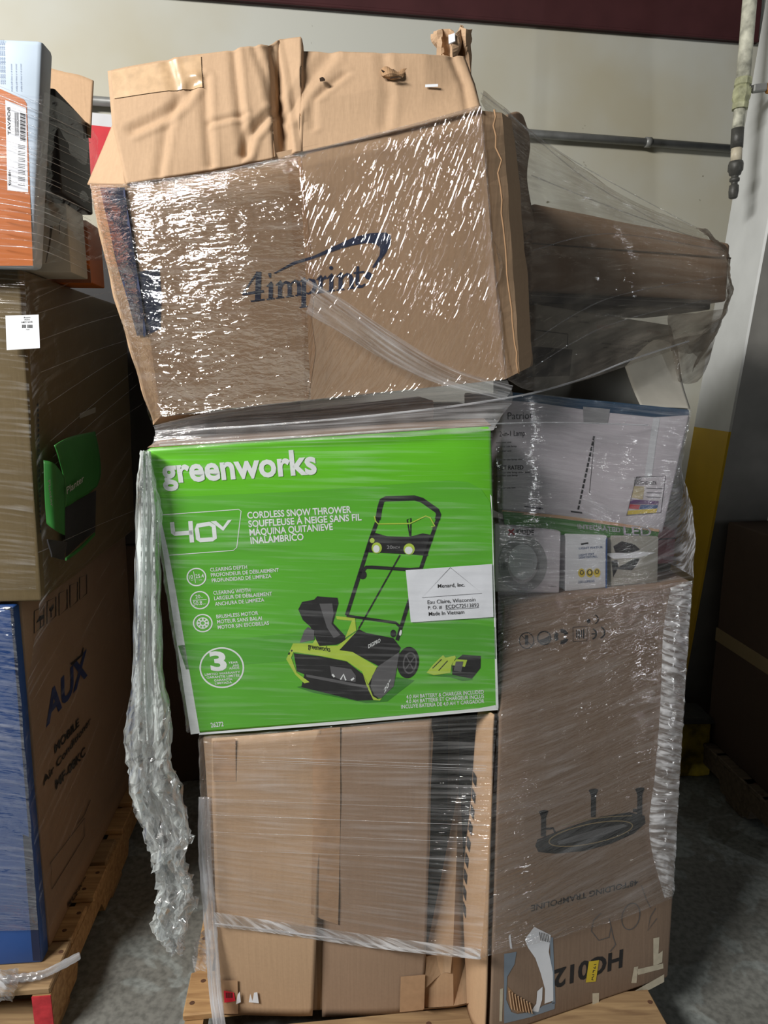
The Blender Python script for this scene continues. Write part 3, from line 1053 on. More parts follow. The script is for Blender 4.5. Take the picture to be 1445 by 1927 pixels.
for a in (20, 140, 260):
    pr.ell((505, 770), 38, 40, 0, zk, 10, ring=26, a0=a, a1=a + 80)
pr.stroke([(585, 705), (685, 700), (683, 800), (587, 806)], 4, zk, closed=True)
for i, x in enumerate((612, 628, 644, 660)):
    pr.stroke([(x, 725 - 6 * (i % 2)), (x, 778 + 6 * (i % 2))], 9, zk)
pr.ell((712, 752), 36, 36, 0, zk, 12, ring=11, a0=-70, a1=75).stroke([(715, 752), (745, 750)], 8, zk)
pr.ell((768, 742), 38, 40, 0, zk, 12, ring=11, a0=-70, a1=75)
pr.ell((735, 650), 26, 30, 0, zk, 10, ring=8, a0=-80, a1=80).ell((694, 662), 14, 16, 0, zk, 12)
pr.build('care_symbols', 'ink', t)
pr = Print(fT, 1)
pr.stroke([(640, 815), (605, 850), (595, 900), (630, 945), (680, 930), (690, 880), (680, 840)], 3.5, z4)
pr.stroke([(690, 880), (700, 930), (712, 965), (685, 1000)], 3.5, z4)
pr.ell((785, 830), 42, 65, 0.25, z4, 22, ring=3.5)
pr.stroke([(835, 680), (860, 750), (880, 790)], 2.5, z4).stroke([(905, 790), (880, 830), (865, 900), (910, 840)], 3, z4)
pr.build('pen_scribble', 'ink_grey', t)
# labels, tape and damage at the foot
pr = Print(fT, 1)
pr.poly([(175, 1010), (235, 1000), (225, 1060), (190, 1120), (185, 1230), (210, 1290), (240, 1300), (330, 1285), (360, 1260), (420, 1240), (418, 1275), (300, 1315), (175, 1345)], z4)
pr.poly([(395, 930), (410, 930), (422, 1250), (405, 1250)], z4)
pr.build('torn_label', flat('blue_grey_label', (0.20, 0.25, 0.31), 0.5), t, 'torn blue-grey paper label')
pr = Print(fT, 2)
pr.poly([(275, 940), (320, 880), (400, 920), (390, 1000), (410, 1100), (412, 1235), (370, 1250), (372, 1180), (350, 1100), (325, 1030), (290, 980)], z4)
pr.poly([(335, 1190), (360, 1168), (358, 1230), (340, 1290), (305, 1285), (330, 1250)], z4)
pr.poly([(197, 925), (205, 915), (214, 985), (205, 985)], z4)
pr.build('torn_paper', 'label', t)
pr = Print(fT, 3)
for i in range(6):
    pr.stroke([(345 + i * 8, 905 + i * 2), (352 + i * 8, 945 + i * 2)], 3.5, z4)
pr.build('barcode', 'ink', t)
pr = Print(fT, 1)
pr.poly([(190, 1165), (215, 1190), (250, 1230), (310, 1255), (300, 1285), (240, 1293), (205, 1270)], z4)
pr.build('exposed_core', 'kraft_torn', t)
V, Fc = [], []
for i in range(8):
    a, b2 = z4(200 + i * 14, 1190 + i * 8), z4(212 + i * 14, 1275 + i * 3)
    A, B = fT.at(*a, 0.004), fT.at(*b2, 0.004)
    v_, f_, _u = tube([A, B], 0.0014, 5)
    Fc += [[k + len(V) for k in q_] for q_ in f_]
    V += v_
part('torn_flutes', V, Fc, M['kraft_warm'], t)['kind'] = 'stuff'
pr = Print(fT)
pr.poly([(360, 1335), (590, 1262), (800, 1190), (945, 1108), (945, 1145), (880, 1180), (700, 1255), (560, 1300), (362, 1345)], z4)
pr.poly([(600, 1200), (632, 1198), (630, 1300), (600, 1305)], z4)
pr.poly([(893, 935), (922, 930), (918, 1010), (938, 995), (936, 1050), (893, 1070)], z4)
pr.poly([(787, 1150), (800, 1075), (820, 1070), (812, 1150)], z4)
pr.poly([(812, 1085), (940, 1056), (942, 1080), (820, 1112)], z4)
pr.poly([(155, 1180), (170, 1175), (165, 1335), (152, 1335)], z4)
pr.build('masking_tape', 'tape_pale', t)
pr = Print(fT, 2)
pr.poly([(583, 1047), (632, 1040), (616, 1143), (568, 1148)], z4)
pr.build('yellow_sticker', 'ink_yellow', t)
pr = Print(fT, 3)
pr.text('A7421', (604, 1138), (618, 1058), 20, z4, 0.01, up=-dv)
pr.build('sticker_code', 'ink', t)
# lettering on the narrow left side
LV, LF = [], []
for k in range(9):
    r0 = 6 + k * 1.25
    def gp(c_, r_):
        i0 = int(r_)
        return PV[i0 * 11 + c_].lerp(PV[(i0 + 1) * 11 + c_], r_ - i0) + Vector((-0.0034, -0.0016, 0))
    b0_ = len(LV)
    LV += [gp(1, r0), gp(3, r0 + 0.1), gp(3, r0 + 0.85), gp(1, r0 + 0.75)]
    LF.append([b0_, b0_ + 1, b0_ + 2, b0_ + 3])
part('side_lettering', LV, LF, M['ink'], t)

# ================================================================== GREEN SNOW THROWER CARTON
fG, frG = quad_face((275, 845, 1.19), (358, 1382, 1.25), (938, 1338, 1.262), (925, 803))
t, bdy, cs = carton('snow_thrower_carton', 'bright green cordless snow thrower carton tilted in the middle of the stack', frG, 0.085, M['green'], 0.007, 0.0015, 5)
tq = [frG[3], frG[2], cs[6], cs[7]]
V, Fc, UV = sheet([[tq[3] + Z1 * 0.002, tq[2] + Z1 * 0.002], [tq[0] + Z1 * 0.002 + Vector((0, 0.006, 0)), tq[1] + Z1 * 0.002 + Vector((0, 0.006, 0))]], 6, 2)
part('top_panel', V, Fc, M['kraft_dull'], t)
z8 = Z(270, 800, 3.266)
z9 = Z(530, 900, 3.524)
z0 = Z(300, 1040, 5.558)
Print(fG, 0).poly([(294, 937), (560, 925), (845, 904), (880, 907), (905, 920), (922, 945), (928, 1000), (936, 1332), (366, 1376)]).build('deep_green_field', 'green2', t)
pr = Print(fG, 1)
pr.poly([(292, 945), (299, 941), (303, 962), (301, 968), (318, 1045), (330, 1108), (376, 1380), (359, 1382)])
pr.poly([(922, 930), (925, 934), (938, 1330), (937, 1337), (933, 1330), (925, 960)])
pr.poly([(376, 1379), (640, 1357), (900, 1333), (932, 1327), (937, 1336), (640, 1363), (374, 1383)])
pr.build('white_border', 'ink_white', t)
pr = Print(fG, 1)
pr.poly([(335, 1215), (560, 1190), (860, 1170), (932, 1180), (934, 1240), (700, 1230), (350, 1260)])
pr.build('deep_green_swoosh', flat('green_print_band', (0.088, 0.37, 0.034), 0.38, 0.5, 0.05, 6), t)
pr = Print(fG, 2)
pr.poly([(100, 1385), (200, 1420), (560, 1490), (700, 1480), (880, 1340), (770, 1320), (400, 1300)], z9)
pr.poly([(960, 1305), (1120, 1320), (1200, 1345), (1270, 1335), (1120, 1300)], z9)
pr.build('picture_ground_tone', 'green3', t)
pr = Print(fG, 2)
pr.text('greenworks', (306, 908.5), (596.5, 890.5), 29, None, 0.030, ref=XH)
pr.build('brand_lettering', 'ink_white', t, 'large white greenworks lettering')
pr = Print(fG, 2)
pr.stroke([(105, 552), (585, 518), (600, 528), (573, 752), (552, 770), (150, 800)], 4.5, z8)
pr.stroke([(175, 596), (182, 662), (190, 668), (300, 660)], 26, z8)
pr.stroke([(288, 590), (292, 650), (298, 721)], 27, z8)
pr.stroke([(332, 618), (405, 606), (432, 622), (438, 695), (424, 702), (348, 707), (336, 700), (328, 640)], 26, z8, closed=True)
pr.poly([(412, 592), (446, 589), (488, 626), (518, 584), (543, 581), (490, 650)], z8)
pr.build('voltage_logo', 'ink_white', t)
pr = Print(fG, 2)
for s_, a, b2 in (('CORDLESS SNOW THROWER', (466, 976), (661, 964.5)), ('SOUFFLEUSE À NEIGE SANS FIL', (468, 992), (680.5, 979)),
                  ('MÁQUINA QUITANIEVE', (470, 1008), (626.5, 997)), ('INALÁMBRICO', (472, 1023.5), (571.6, 1016))):
    pr.text(s_, a, b2, 12, None, 0.022)
pr.build('product_title', 'ink_white', t)
pr = Print(fG, 2)
for s_, a, b2 in (('CLEARING DEPTH', (533, 198), (918, 168)), ('PROFONDEUR DE DÉBLAIEMENT', (541, 254), (1250, 199)), ('PROFUNDIDAD DE LIMPIEZA', (550, 310), (1172, 262)),
                  ('CLEARING WIDTH', (566, 440), (953, 410)), ('LARGEUR DE DÉBLAIEMENT', (575, 497), (1180, 447)), ('ANCHURA DE LIMPIEZA', (583, 557), (1097, 510)),
                  ('BRUSHLESS MOTOR', (598, 688), (1035, 648)), ('MOTEUR SANS BALAI', (605, 742), (1073, 703)), ('MOTOR SIN ESCOBILLAS', (612, 799), (1147, 754))):
    pr.text(s_, a, b2, 37, z0, 0.012)
pr.build('feature_text', 'ink_white', t)
pr = Print(fG, 2)
for c_ in ((387, 255), (422, 497), (453, 737)):
    pr.ell(c_, 97, 90, 0, z0, 32, ring=13)
pr.stroke([(357, 195), (378, 318)], 6, z0).text('10', (310, 275), (353, 271), 38, z0, 0.01).text('25.4', (380, 266), (466, 260), 38, z0, 0.01)
pr.stroke([(350, 500), (494, 488)], 6, z0).text('20', (378, 480), (430, 476), 36, z0, 0.01).text('50.8', (357, 552), (450, 545), 42, z0, 0.01)
pr.text('in', (330, 296), (350, 294), 12, z0).text('cm', (415, 292), (445, 289), 12, z0).text('in', (436, 474), (455, 472), 12, z0).text('cm', (455, 543), (488, 540), 14, z0)
pr.ell((453, 737), 60, 55, 0, z0, 28, ring=10).ell((453, 737), 28, 25, 0, z0, 20, ring=12)
for i in range(8):
    a = i * math.pi / 4
    pr.ell((453 + 46 * math.cos(a), 737 + 42 * math.sin(a)), 11, 10, 0, z0, 8)
pr.ell((652, 1203), 226, 206, 0, z0, 48, ring=16)
pr.text('3', (540, 1230), (712, 1226), 185, z0, 0.035)
for s_, a, b2 in (('YEAR', (722, 1163), (822, 1156)), ('ANS', (768, 1193), (832, 1188)), ('AÑOS', (730, 1222), (836, 1214)),
                  ('LIMITED WARRANTY', (476, 1287), (845, 1260)), ('GARANTIE LIMITÉE', (495, 1318), (840, 1294)), ('GARANTÍA', (573, 1348), (765, 1334)), ('LIMITADA', (583, 1380), (760, 1366))):
    pr.text(s_, a, b2, 22, z0, 0.012)
pr.build('feature_badges', 'ink_white', t)
pr = Print(fG, 2)
pr.text('26272', (397, 1369), (421, 1366.5), 8.5, None, 0.015)
for s_, a, b2 in (('4.0 AH BATTERY & CHARGER INCLUDED', (827, 1462), (1340, 1428)), ('4.0 AH BATTERIE ET CHARGEUR INCLUS', (825, 1493), (1342, 1458)), ('INCLUYE BATERÍA DE 4,0 AH Y CARGADOR', (793, 1528), (1343, 1489))):
    pr.text(s_, a, b2, 24, z9, 0.014)
pr.build('small_print', 'ink_white', t)
# printed picture of the snow thrower
K = Print(fG, 3)
K.ell((838, 1222), 72, 105, 0.12, z9)
K.stroke([(638, 275), (648, 205), (664, 148), (690, 136), (880, 130), (930, 145), (1030, 215), (1040, 240), (1032, 275)], 34, z9)
K.stroke([(640, 265), (590, 400), (540, 560), (430, 910)], 24, z9)
K.stroke([(1035, 268), (990, 400), (925, 590), (830, 860), (765, 1075)], 24, z9)
K.stroke([(540, 612), (560, 590), (600, 590), (850, 606), (930, 600)], 22, z9)
K.stroke([(430, 912), (755, 958), (785, 985)], 18, z9)
K.stroke([(785, 508), (510, 998)], 9, z9)
K.stroke([(850, 385), (832, 275), (856, 264), (855, 385)], 8, z9)
K.poly([(590, 365), (620, 362), (700, 385), (850, 388), (935, 365), (1005, 378), (1003, 405), (968, 490), (970, 515), (840, 503), (555, 490), (560, 460), (580, 400)], z9)
K.ell((535, 640), 28, 30, 0, z9, 14).ell((740, 1030), 20, 26, 0, z9, 12)
K.poly([(110, 870), (135, 820), (215, 805), (235, 783), (370, 793), (376, 830), (340, 960), (425, 1050), (420, 1080), (360, 1104), (240, 1112), (225, 1060), (190, 985), (140, 940)], z9)
K.poly([(380, 1138), (510, 1000), (560, 1025), (740, 1060), (790, 1125), (775, 1160), (640, 1245), (480, 1160)], z9)
K.poly([(80, 1160), (250, 1180), (430, 1215), (540, 1300), (590, 1300), (640, 1470), (500, 1475), (130, 1385), (150, 1300), (100, 1280)], z9)
K.poly([(1130, 1225), (1200, 1170), (1320, 1178), (1318, 1258), (1260, 1330), (1130, 1302)], z9)
K.build('picture_machine', 'ink', t, 'printed black snow thrower')
K = Print(fG, 4)
K.poly([(30, 1200), (75, 1095), (205, 1095), (225, 1066), (250, 1112), (370, 1110), (495, 1018), (382, 1140), (470, 1152), (632, 1250), (572, 1372), (532, 1282), (430, 1212), (250, 1177), (78, 1152), (62, 1190), (100, 1290), (185, 1352), (150, 1360), (90, 1302)], z9)
K.poly([(360, 913), (486, 928), (494, 1010), (420, 1060), (440, 1010), (465, 945), (365, 935)], z9)
K.poly([(535, 1285), (576, 1370), (604, 1445), (640, 1466), (664, 1455), (652, 1474), (608, 1470), (566, 1385)], z9)
K.ell((630, 462), 34, 37, 0, z9, 18).ell((845, 470), 37, 38, 0, z9, 18).ell((600, 413), 16, 17, 0, z9, 12)
K.stroke([(615, 250), (622, 285), (640, 303), (850, 300), (955, 250), (985, 262), (1015, 318), (990, 322)], 8, z9)
K.poly([(960, 1290), (1000, 1240), (1040, 1200), (1070, 1172), (1085, 1190), (1150, 1176), (1155, 1190), (1125, 1240), (1120, 1290), (1010, 1306)], z9)
K.poly([(1140, 1215), (1160, 1200), (1230, 1205), (1215, 1250), (1130, 1240)], z9)
K.build('picture_lime_parts', 'ink_lime', t)
K = Print(fG, 5)
K.poly([(640, 1246), (780, 1152), (772, 1205), (742, 1380), (655, 1462), (615, 1440), (590, 1380), (600, 1310)], z9)
K.poly([(250, 832), (335, 830), (345, 900), (330, 965), (390, 1040), (345, 1060), (300, 990)], z9)
K.poly([(320, 1245), (460, 1265), (492, 1310), (490, 1350), (400, 1340), (330, 1310)], z9)
K.ell((850, 1225), 42, 68, 0.12, z9, 20, ring=10)
K.stroke([(820, 1170), (880, 1280)], 8, z9).stroke([(885, 1180), (818, 1270)], 8, z9)
K.poly([(150, 1010), (175, 985), (215, 1010), (215, 1070), (120, 1090)], z9)
K.poly([(1155, 1215), (1205, 1215), (1190, 1285), (1140, 1275)], z9)
K.poly([(160, 1300), (330, 1330), (560, 1375), (575, 1395), (330, 1350), (165, 1318)], z9)
K.build('picture_grey_parts', 'ink_grey', t)
K = Print(fG, 6)
K.ell((628, 468), 22, 25, 0, z9, 16).ell((842, 478), 26, 25, 0, z9, 16).ell((788, 1025), 8, 20, 0.2, z9, 10)
K.text('20"', (680, 1425), (722, 1362), 28, z9, 0.02)
K.text('DIGIPRO', (575, 1128), (655, 1085), 24, z9, 0.015)
K.stroke([(335, 1300), (350, 1318)], 12, z9).stroke([(390, 1335), (410, 1300), (425, 1340)], 10, z9).stroke([(460, 1340), (480, 1325)], 12, z9)
K.build('picture_highlights', 'ink_white', t)
K = Print(fG, 6)
K.text('greenworks', (175, 1128), (322, 1150), 22, z9, 0.015, ref=XH)
K.stroke([(1000, 1260), (1060, 1200)], 5, z9).stroke([(1040, 1275), (1100, 1210)], 5, z9).stroke([(45, 1170), (52, 1155)], 9, z9).stroke([(62, 1148), (70, 1138)], 9, z9)
K.build('picture_lettering', 'ink', t)
K = Print(fG, 6)
K.text('20', (698, 468), (735, 468), 22, z9).text('INCH', (738, 468), (783, 466), 16, z9)
K.build('picture_console_text', 'ink_light', t)
# shipping label
lb = [z9(*p) for p in ((822, 610), (1395, 568), (1404, 920), (856, 955))]
V, Fc, UV = sheet([[fG.at(*lb[0], 0.0026), fG.at(*lb[1], 0.0026)], [fG.at(*lb[3], 0.0026), fG.at(*lb[2], 0.0026)]], 12, 8, 0.0004, 30, 30, 2)
sl = part('shipping_label', V, Fc, M['label'], t, label='white paper shipping label')
K = Print(Face(fG.p0 + fG.n * 0.0026, fG.n, fG.up))
K.stroke([(930, 792), (1118, 592), (1328, 763)], 3, z9, closed=True)
K.text('Menard, Inc.', (1035, 727), (1213, 717), 24, z9, 0.012)
K.text('Eau Claire, Wisconsin', (967, 835), (1284, 815), 25, z9, 0.004).text('P. O. #', (970, 870), (1062, 864), 22, z9, 0.004)
K.text('ECDC72513893', (1088, 864), (1306, 852), 24, z9, 0.004).stroke([(1086, 871), (1308, 858)], 2.5, z9)
K.text('Made In Vietnam', (975, 912), (1210, 898), 25, z9, 0.004)
K.build('label_print', 'ink', sl)

# ================================================================== CARTON BEHIND THE GREEN ONE
q = Vector((-0.335, 1.365, 0.805))
t, _, cs = carton('stamped_carton', 'brown carton with a round black stamp between green carton and logo carton',
                  [q, q + Vector((0.435, 0.012, 0)), q + Vector((0.435, 0.012, 0.66)), q + Vector((0, 0, 0.612))], 0.33, M['kraft_dull'], 0.007, 0.002, 8)
fM = Face(q, (0, -1, 0), (0, 0, 1))
pr = Print(fM)
zm = Z(280, 740, 2.125)
pr.ell((505, 185), 84, 70, 0, zm, 40, ring=4).ell((505, 185), 58, 48, 0, zm, 36, ring=3)
for i in range(14):
    a = R(190 + i * 12.5)
    pr.ell((505 + 70 * math.cos(a), 185 + 58 * math.sin(a)), 5, 5, 0, zm, 6)
pr.text('EDGE CRUSH TEST', (462, 175), (550, 172), 12, zm, 0.01)
pr.build('round_stamp', 'ink', t)
pr = Print(fM)
pr.poly([(1130, 110), (1385, 75), (1390, 130), (1150, 135)], zm)
pr.build('dark_print', flat('dark_green_ink', (0.02, 0.05, 0.02), 0.6), t)

q = Vector((0.110, 1.56, 1.0735))
t, _, cs = carton('dark_green_carton', 'dark green carton wedged behind the upper right corner of the bright green carton',
                  [q, q + Vector((0.085, 0.0, 0)), q + Vector((0.085, 0.0, 0.375)), q + Vector((0, 0, 0.375))], 0.24, flat('dark_green_board', (0.05, 0.075, 0.04), 0.6), 0.005, 0.002, 9)
part('lid_seam', *box_vf(q + Vector((0.0, -0.002, 0.33)), (0.085, 0, 0), (0, 0.003, 0), (0, 0, 0.003)), M['ink'], t)

# ================================================================== 4IMPRINT CARTON ON TOP
fI, frI = quad_face((238, 345, 1.165), (303, 782, 1.215), (950, 714, 1.235), (905, 208))
pBL, pBR, pTR, pTL = frI
ringb = [atY(288, 800, 1.29), pBL, pBR, atY(978, 700, 1.243), atY(1002, 688, 1.31)]
ringt = [atY(168, 345, 1.25), pTL, pTR, atY(944, 212, 1.195), atY(964, 226, 1.27)]
ringm = [atY(215, 560, 1.275), fI.at(270, 560), fI.at(926, 470), atY(963, 470, 1.224), atY(988, 470, 1.30)]
bk = Vector((0.0, 0.34, 0.0))
for rg in (ringb, ringm, ringt):
    rg.append(Vector((rg[4].x + 0.005, 1.80, rg[4].z)))
    rg.append(Vector((rg[0].x + 0.02, 1.80, rg[0].z)))
rings_ = []
NR = 28
for k in range(NR + 1):
    s_ = k / NR
    rg = []
    for i in range(7):
        p = sample([ringb[i], ringm[i], ringt[i]], s_)
        if i in (3, 4, 0):
            p = p + Vector((0.004 * noise.noise(Vector((s_ * 9, i * 3.3, 0))), 0.003 * noise.noise(Vector((s_ * 7, i, 4))), 0))
        rg.append(p)
    rings_.append(rg)
V = [p for rg in rings_ for p in rg]
Fc = []
for k in range(NR):
    for i in range(7):
        j = (i + 1) % 7
        Fc.append([k * 7 + i, k * 7 + j, k * 7 + 7 + j, k * 7 + 7 + i])
Fc.append(list(range(7))[::-1])
t = thing('logo_carton', 'big dented kraft carton with blue swoosh logo, topmost of the wrapped stack', 'carton', (0, 1.5, min(p.z for p in ringb)))
bdy = part('body', V, Fc, M['kraft'], t)
# box bottom edge roll and upper front flap, creased
V, Fc, UV = sheet([[atY(205, 137, 1.215), atY(330, 112, 1.20), atY(430, 98, 1.195), atY(500, 84, 1.195), atY(525, 79, 1.222), atY(567, 70, 1.205), atY(571, 97, 1.215), atY(700, 103, 1.205), atY(800, 107, 1.205), atY(872, 111, 1.225)],
                   [atY(212, 235, 1.185), atY(335, 225, 1.178), atY(435, 215, 1.172), atY(508, 200, 1.172), atY(524, 205, 1.195), atY(565, 190, 1.182), atY(572, 190, 1.182), atY(700, 170, 1.186), atY(800, 166, 1.19), atY(893, 160, 1.205)],
                   [fI.at(238, 347, 0.003), fI.at(335, 331, 0.004), fI.at(435, 313, 0.004), fI.at(515, 297, 0.005), fI.at(530, 294, -0.003), fI.at(565, 287, 0.003), fI.at(572, 285, 0.003), fI.at(700, 257, 0.004), fI.at(800, 234, 0.004), fI.at(905, 208, 0.003)]],
                  150, 60, 0.006, 7, 6, 11, linear=True, fine=0.001)
CREASES = [([(505, 90), (516, 150), (524, 205), (530, 240), (538, 298)], 20, 0.010), ([(365, 160), (340, 195), (300, 222), (250, 245)], 16, 0.006),
           ([(524, 200), (490, 232), (470, 255), (461, 290)], 16, 0.007), ([(440, 100), (447, 170), (460, 290)], 14, 0.005),
           ([(386, 150), (388, 220), (396, 310)], 14, 0.005), ([(318, 118), (335, 180), (312, 250), (300, 330)], 14, 0.004),
           ([(480, 92), (500, 150), (508, 190)], 12, 0.005), ([(620, 105), (575, 160), (545, 215)], 20, 0.005), ([(650, 140), (605, 175), (588, 190), (590, 240)], 10, 0.004),
           ([(850, 112), (872, 160), (880, 205)], 12, 0.005), ([(720, 110), (730, 180), (724, 235)], 18, 0.003), ([(460, 215), (420, 225), (395, 232)], 10, 0.003)]


def to_px(p):
    d = p - CAM
    zc = d.y * CP - d.z * SP
    return CX + FPX * d.x / zc, CY - FPX * (d.y * SP + d.z * CP) / zc


def seg_d(x, y, a, b):
    dx, dy = b[0] - a[0], b[1] - a[1]
    t_ = max(0, min(1, ((x - a[0]) * dx + (y - a[1]) * dy) / (dx * dx + dy * dy)))
    ex, ey = x - a[0] - t_ * dx, y - a[1] - t_ * dy
    return math.hypot(ex, ey), ex


for k, p in enumerate(V):
    x, y = to_px(p)
    for pl, w_, h_ in CREASES:
        d_, sx_ = min((seg_d(x, y, pl[q], pl[q + 1]) for q in range(len(pl) - 1)), key=lambda e: e[0])
        if d_ < w_ * 1.6:
            V[k] = V[k] + Vector((0, h_ * max(0, 1 - d_ / w_) - 0.45 * h_ * max(0, 1 - abs(d_ - w_) / (0.6 * w_)) * (1 if sx_ > 0 else 0.2), 0))
part('front_flap', V, Fc, M['kraft'], t, smooth=True, solid=0.004)
# yellowed tape on the flap's upper left corner, following its surface
V2 = [V[j * 151 + i] + Vector((0, -0.0035, 0)) for j in range(1, 17) for i in range(1, 26)]
F2 = [[j * 25 + i, j * 25 + i + 1, (j + 1) * 25 + i + 1, (j + 1) * 25 + i] for j in range(15) for i in range(24)]
part('clear_tape', V2, F2, flat('yellowed_tape', (0.50, 0.34, 0.20), 0.3, 0.5, 0.15, 60), t, smooth=True)
# left folded flap behind
V, Fc, UV = sheet([[atY(214, 234, 1.27), atY(224, 262, 1.235), atY(232, 290, 1.21)],
                   [atY(196, 280, 1.275), atY(215, 300, 1.235), atY(236, 320, 1.205)],
                   [atY(166, 348, 1.26), atY(200, 352, 1.225), atY(240, 352, 1.185)]], 12, 12, 0.006, 9, 9, 6)
part('side_flap', V, Fc, M['kraft'], t, smooth=True, solid=0.004)
# right side flap and torn corner post
V, Fc, UV = sheet([[atY(958, 214, 1.33), atY(968, 212, 1.36), atY(978, 222, 1.40)],
                   [atY(962, 270, 1.33), atY(980, 268, 1.37), atY(997, 275, 1.42)],
                   [atY(962, 350, 1.34), atY(980, 350, 1.38), atY(990, 345, 1.43)],
                   [atY(964, 440, 1.35), atY(985, 440, 1.39), atY(1003, 430, 1.44)]], 8, 20, 0.008, 14, 10, 2)
part('side_flap', V, Fc, M['kraft_dull'], t, smooth=True, solid=0.004)
rws = []
for (yy, amp) in ((58, 10), (72, 6), (92, 4), (118, 3), (160, 2)):
    row = []
    for k, (x, dy) in enumerate(((818, 0.05), (828, 0.02), (842, 0.035), (852, 0.0), (866, 0.03), (876, 0.01), (886, 0.03))):
        xx = x + (4 if yy > 100 and k == 0 else 0) + (10 if yy > 80 and k == 0 else 0)
        row.append(atY(xx, yy + amp * math.sin(k * 2.4 + 1) - (6 if k > 4 and yy < 70 else 0), 1.335 + dy))
    rws.append(row)
V, Fc, UV = sheet(rws, 24, 16, 0.012, 22, 16, 5, fine=0.005)
tp = part('torn_post', V, Fc, M['kraft'], t, solid=0.005, label='torn crumpled cardboard corner sticking up')
V, Fc, UV = sheet([[atY(843, 64, 1.334), atY(856, 62, 1.33)], [atY(845, 84, 1.332), atY(857, 80, 1.33)]], 5, 5, 0.006, 40, 40, 2)
part('white_tear', V, Fc, M['label'], tp, solid=0.002)
# torn holes in the flap
V, Fc, UV = sheet([[atY(716, 131, 1.193), atY(730, 128, 1.192), atY(748, 131, 1.193), atY(766, 129, 1.195)], [atY(717, 142, 1.184), atY(732, 140, 1.18), atY(750, 139, 1.183), atY(762, 137, 1.192)], [atY(722, 148, 1.187), atY(738, 150, 1.187), atY(752, 146, 1.187), atY(758, 142, 1.19)]], 14, 8, 0.006, 60, 60, 8)
hp = part('torn_patch', V, Fc, M['kraft_torn'], t, solid=0.002)
V, Fc, UV = sheet([[atY(717, 133, 1.190), atY(742, 129, 1.190)], [atY(719, 138, 1.183), atY(740, 137, 1.182)]], 6, 3, 0.003, 50, 50, 3)
part('tear_hole', V, Fc, M['hole'], hp)
V, Fc, UV = sheet([[atY(734, 146, 1.180), atY(756, 143, 1.181)], [atY(734, 149, 1.178), atY(756, 146, 1.179)]], 6, 2, 0.003, 50, 50, 4)
part('tear_hole', V, Fc, M['hole'], hp)
V, Fc, UV = sheet([[atY(601, 147, 1.186), atY(607, 145, 1.186), atY(611, 149, 1.186)], [atY(602, 153, 1.184), atY(606, 154, 1.183), atY(612, 153, 1.184)]], 5, 4, 0.002, 60, 60, 4)
part('puncture_hole', V, Fc, M['hole'], t)
V, Fc, UV = sheet([[atY(800, 159, 1.186), atY(824, 158, 1.187)], [atY(800, 164, 1.185), atY(824, 163, 1.186)]], 4, 1)
part('small_sticker', V, Fc, M['label'], t)
# crushed corner bead down the right front edge
path = curve_pts([pTR + Vector((0.004, -0.004, 0)), fI.at(926, 470, 0.006) + Vector((0.006, 0, 0)), pBR + Vector((0.006, -0.003, 0.01))], 24)
path = [p + Vector((0.004 * noise.noise(Vector((i * 0.7, 0, 0))), 0, 0)) for i, p in enumerate(path)]
path = [p + Vector((0.016 + 0.006 * noise.noise(Vector((i * 1.9, 5, 0))), 0, 0)) for i, p in enumerate(path)]
V, Fc, UV = tube(path, 0.0016, 5)
part('torn_crack', V, Fc, M['kraft_torn'], t, smooth=True)
# printed logo
zi = Z(420, 420, 4.25)
pr = Print(fI, 1)
pr.poly([(400, 400), (450, 372), (560, 308), (720, 262), (900, 178), (1040, 113), (1170, 80), (1300, 74), (1338, 98), (1342, 160), (1300, 240), (1210, 356), (1188, 356), (1250, 255), (1256, 200), (1220, 166), (1150, 156), (1030, 178), (900, 217), (700, 292), (560, 334), (470, 376), (420, 402)], zi)
pr.ell((1161, 420), 30, 30, 0, zi, 20)
# serif letters of the logo, drawn along the rising baseline
sl_, sh_ = -0.131, 0.02
def bl(a, b_):
    return zi(150 + a + b_ * sh_, 640 + a * sl_ - b_)
def S(pts, w):
    pr.stroke([bl(*p) for p in pts], [x / 4.25 for x in w] if isinstance(w, list) else w / 4.25)
def stem(a, top, w=33, b0=0, flag=True):
    S([(a, b0 + 4), (a, top)], w)
    S([(a - 32, b0 + 5), (a + 32, b0 + 5)], 11)
    if flag:
        S([(a - 34, top - 20), (a + 10, top + 6)], [8, 26])
def arch(a, w_, xh=125):
    S([(a, xh * 0.62), (a + w_ * 0.25, xh * 0.90), (a + w_ * 0.55, xh * 0.99), (a + w_ * 0.86, xh * 0.88), (a + w_, xh * 0.6), (a + w_, 4)], [8, 14, 22, 30, 33, 33])
    S([(a + w_ - 30, 5), (a + w_ + 32, 5)], 11)
S([(125, 2), (128, 235)], 44); S([(70, 6), (180, 6)], 12); S([(0, 72), (172, 74)], 20); S([(4, 74), (122, 235)], [14, 16])
stem(228, 128); S([(222, 175), (216, 212)], [14, 26])
stem(302, 128); arch(308, 72); arch(380, 76)
stem(494, 128, 36, -100); S([(494, 95), (535, 122), (570, 105), (585, 62), (568, 20), (530, 6), (496, 26)], [10, 16, 30, 34, 30, 16, 10])
stem(626, 128); S([(626, 80), (648, 112), (672, 122)], [10, 16, 32])
stem(712, 130); pr.ell(bl(708, 190), 16 / 4.25, 16 / 4.25, n=14)
stem(786, 130); arch(792, 82)
S([(922, 175), (920, 40), (932, 12), (960, 8), (984, 26)], [20, 33, 30, 20, 10]); S([(888, 124), (976, 124)], 15)
pr.build('printed_logo', 'ink_navy', t, 'navy swoosh logo lettering 4imprint')
rw = []
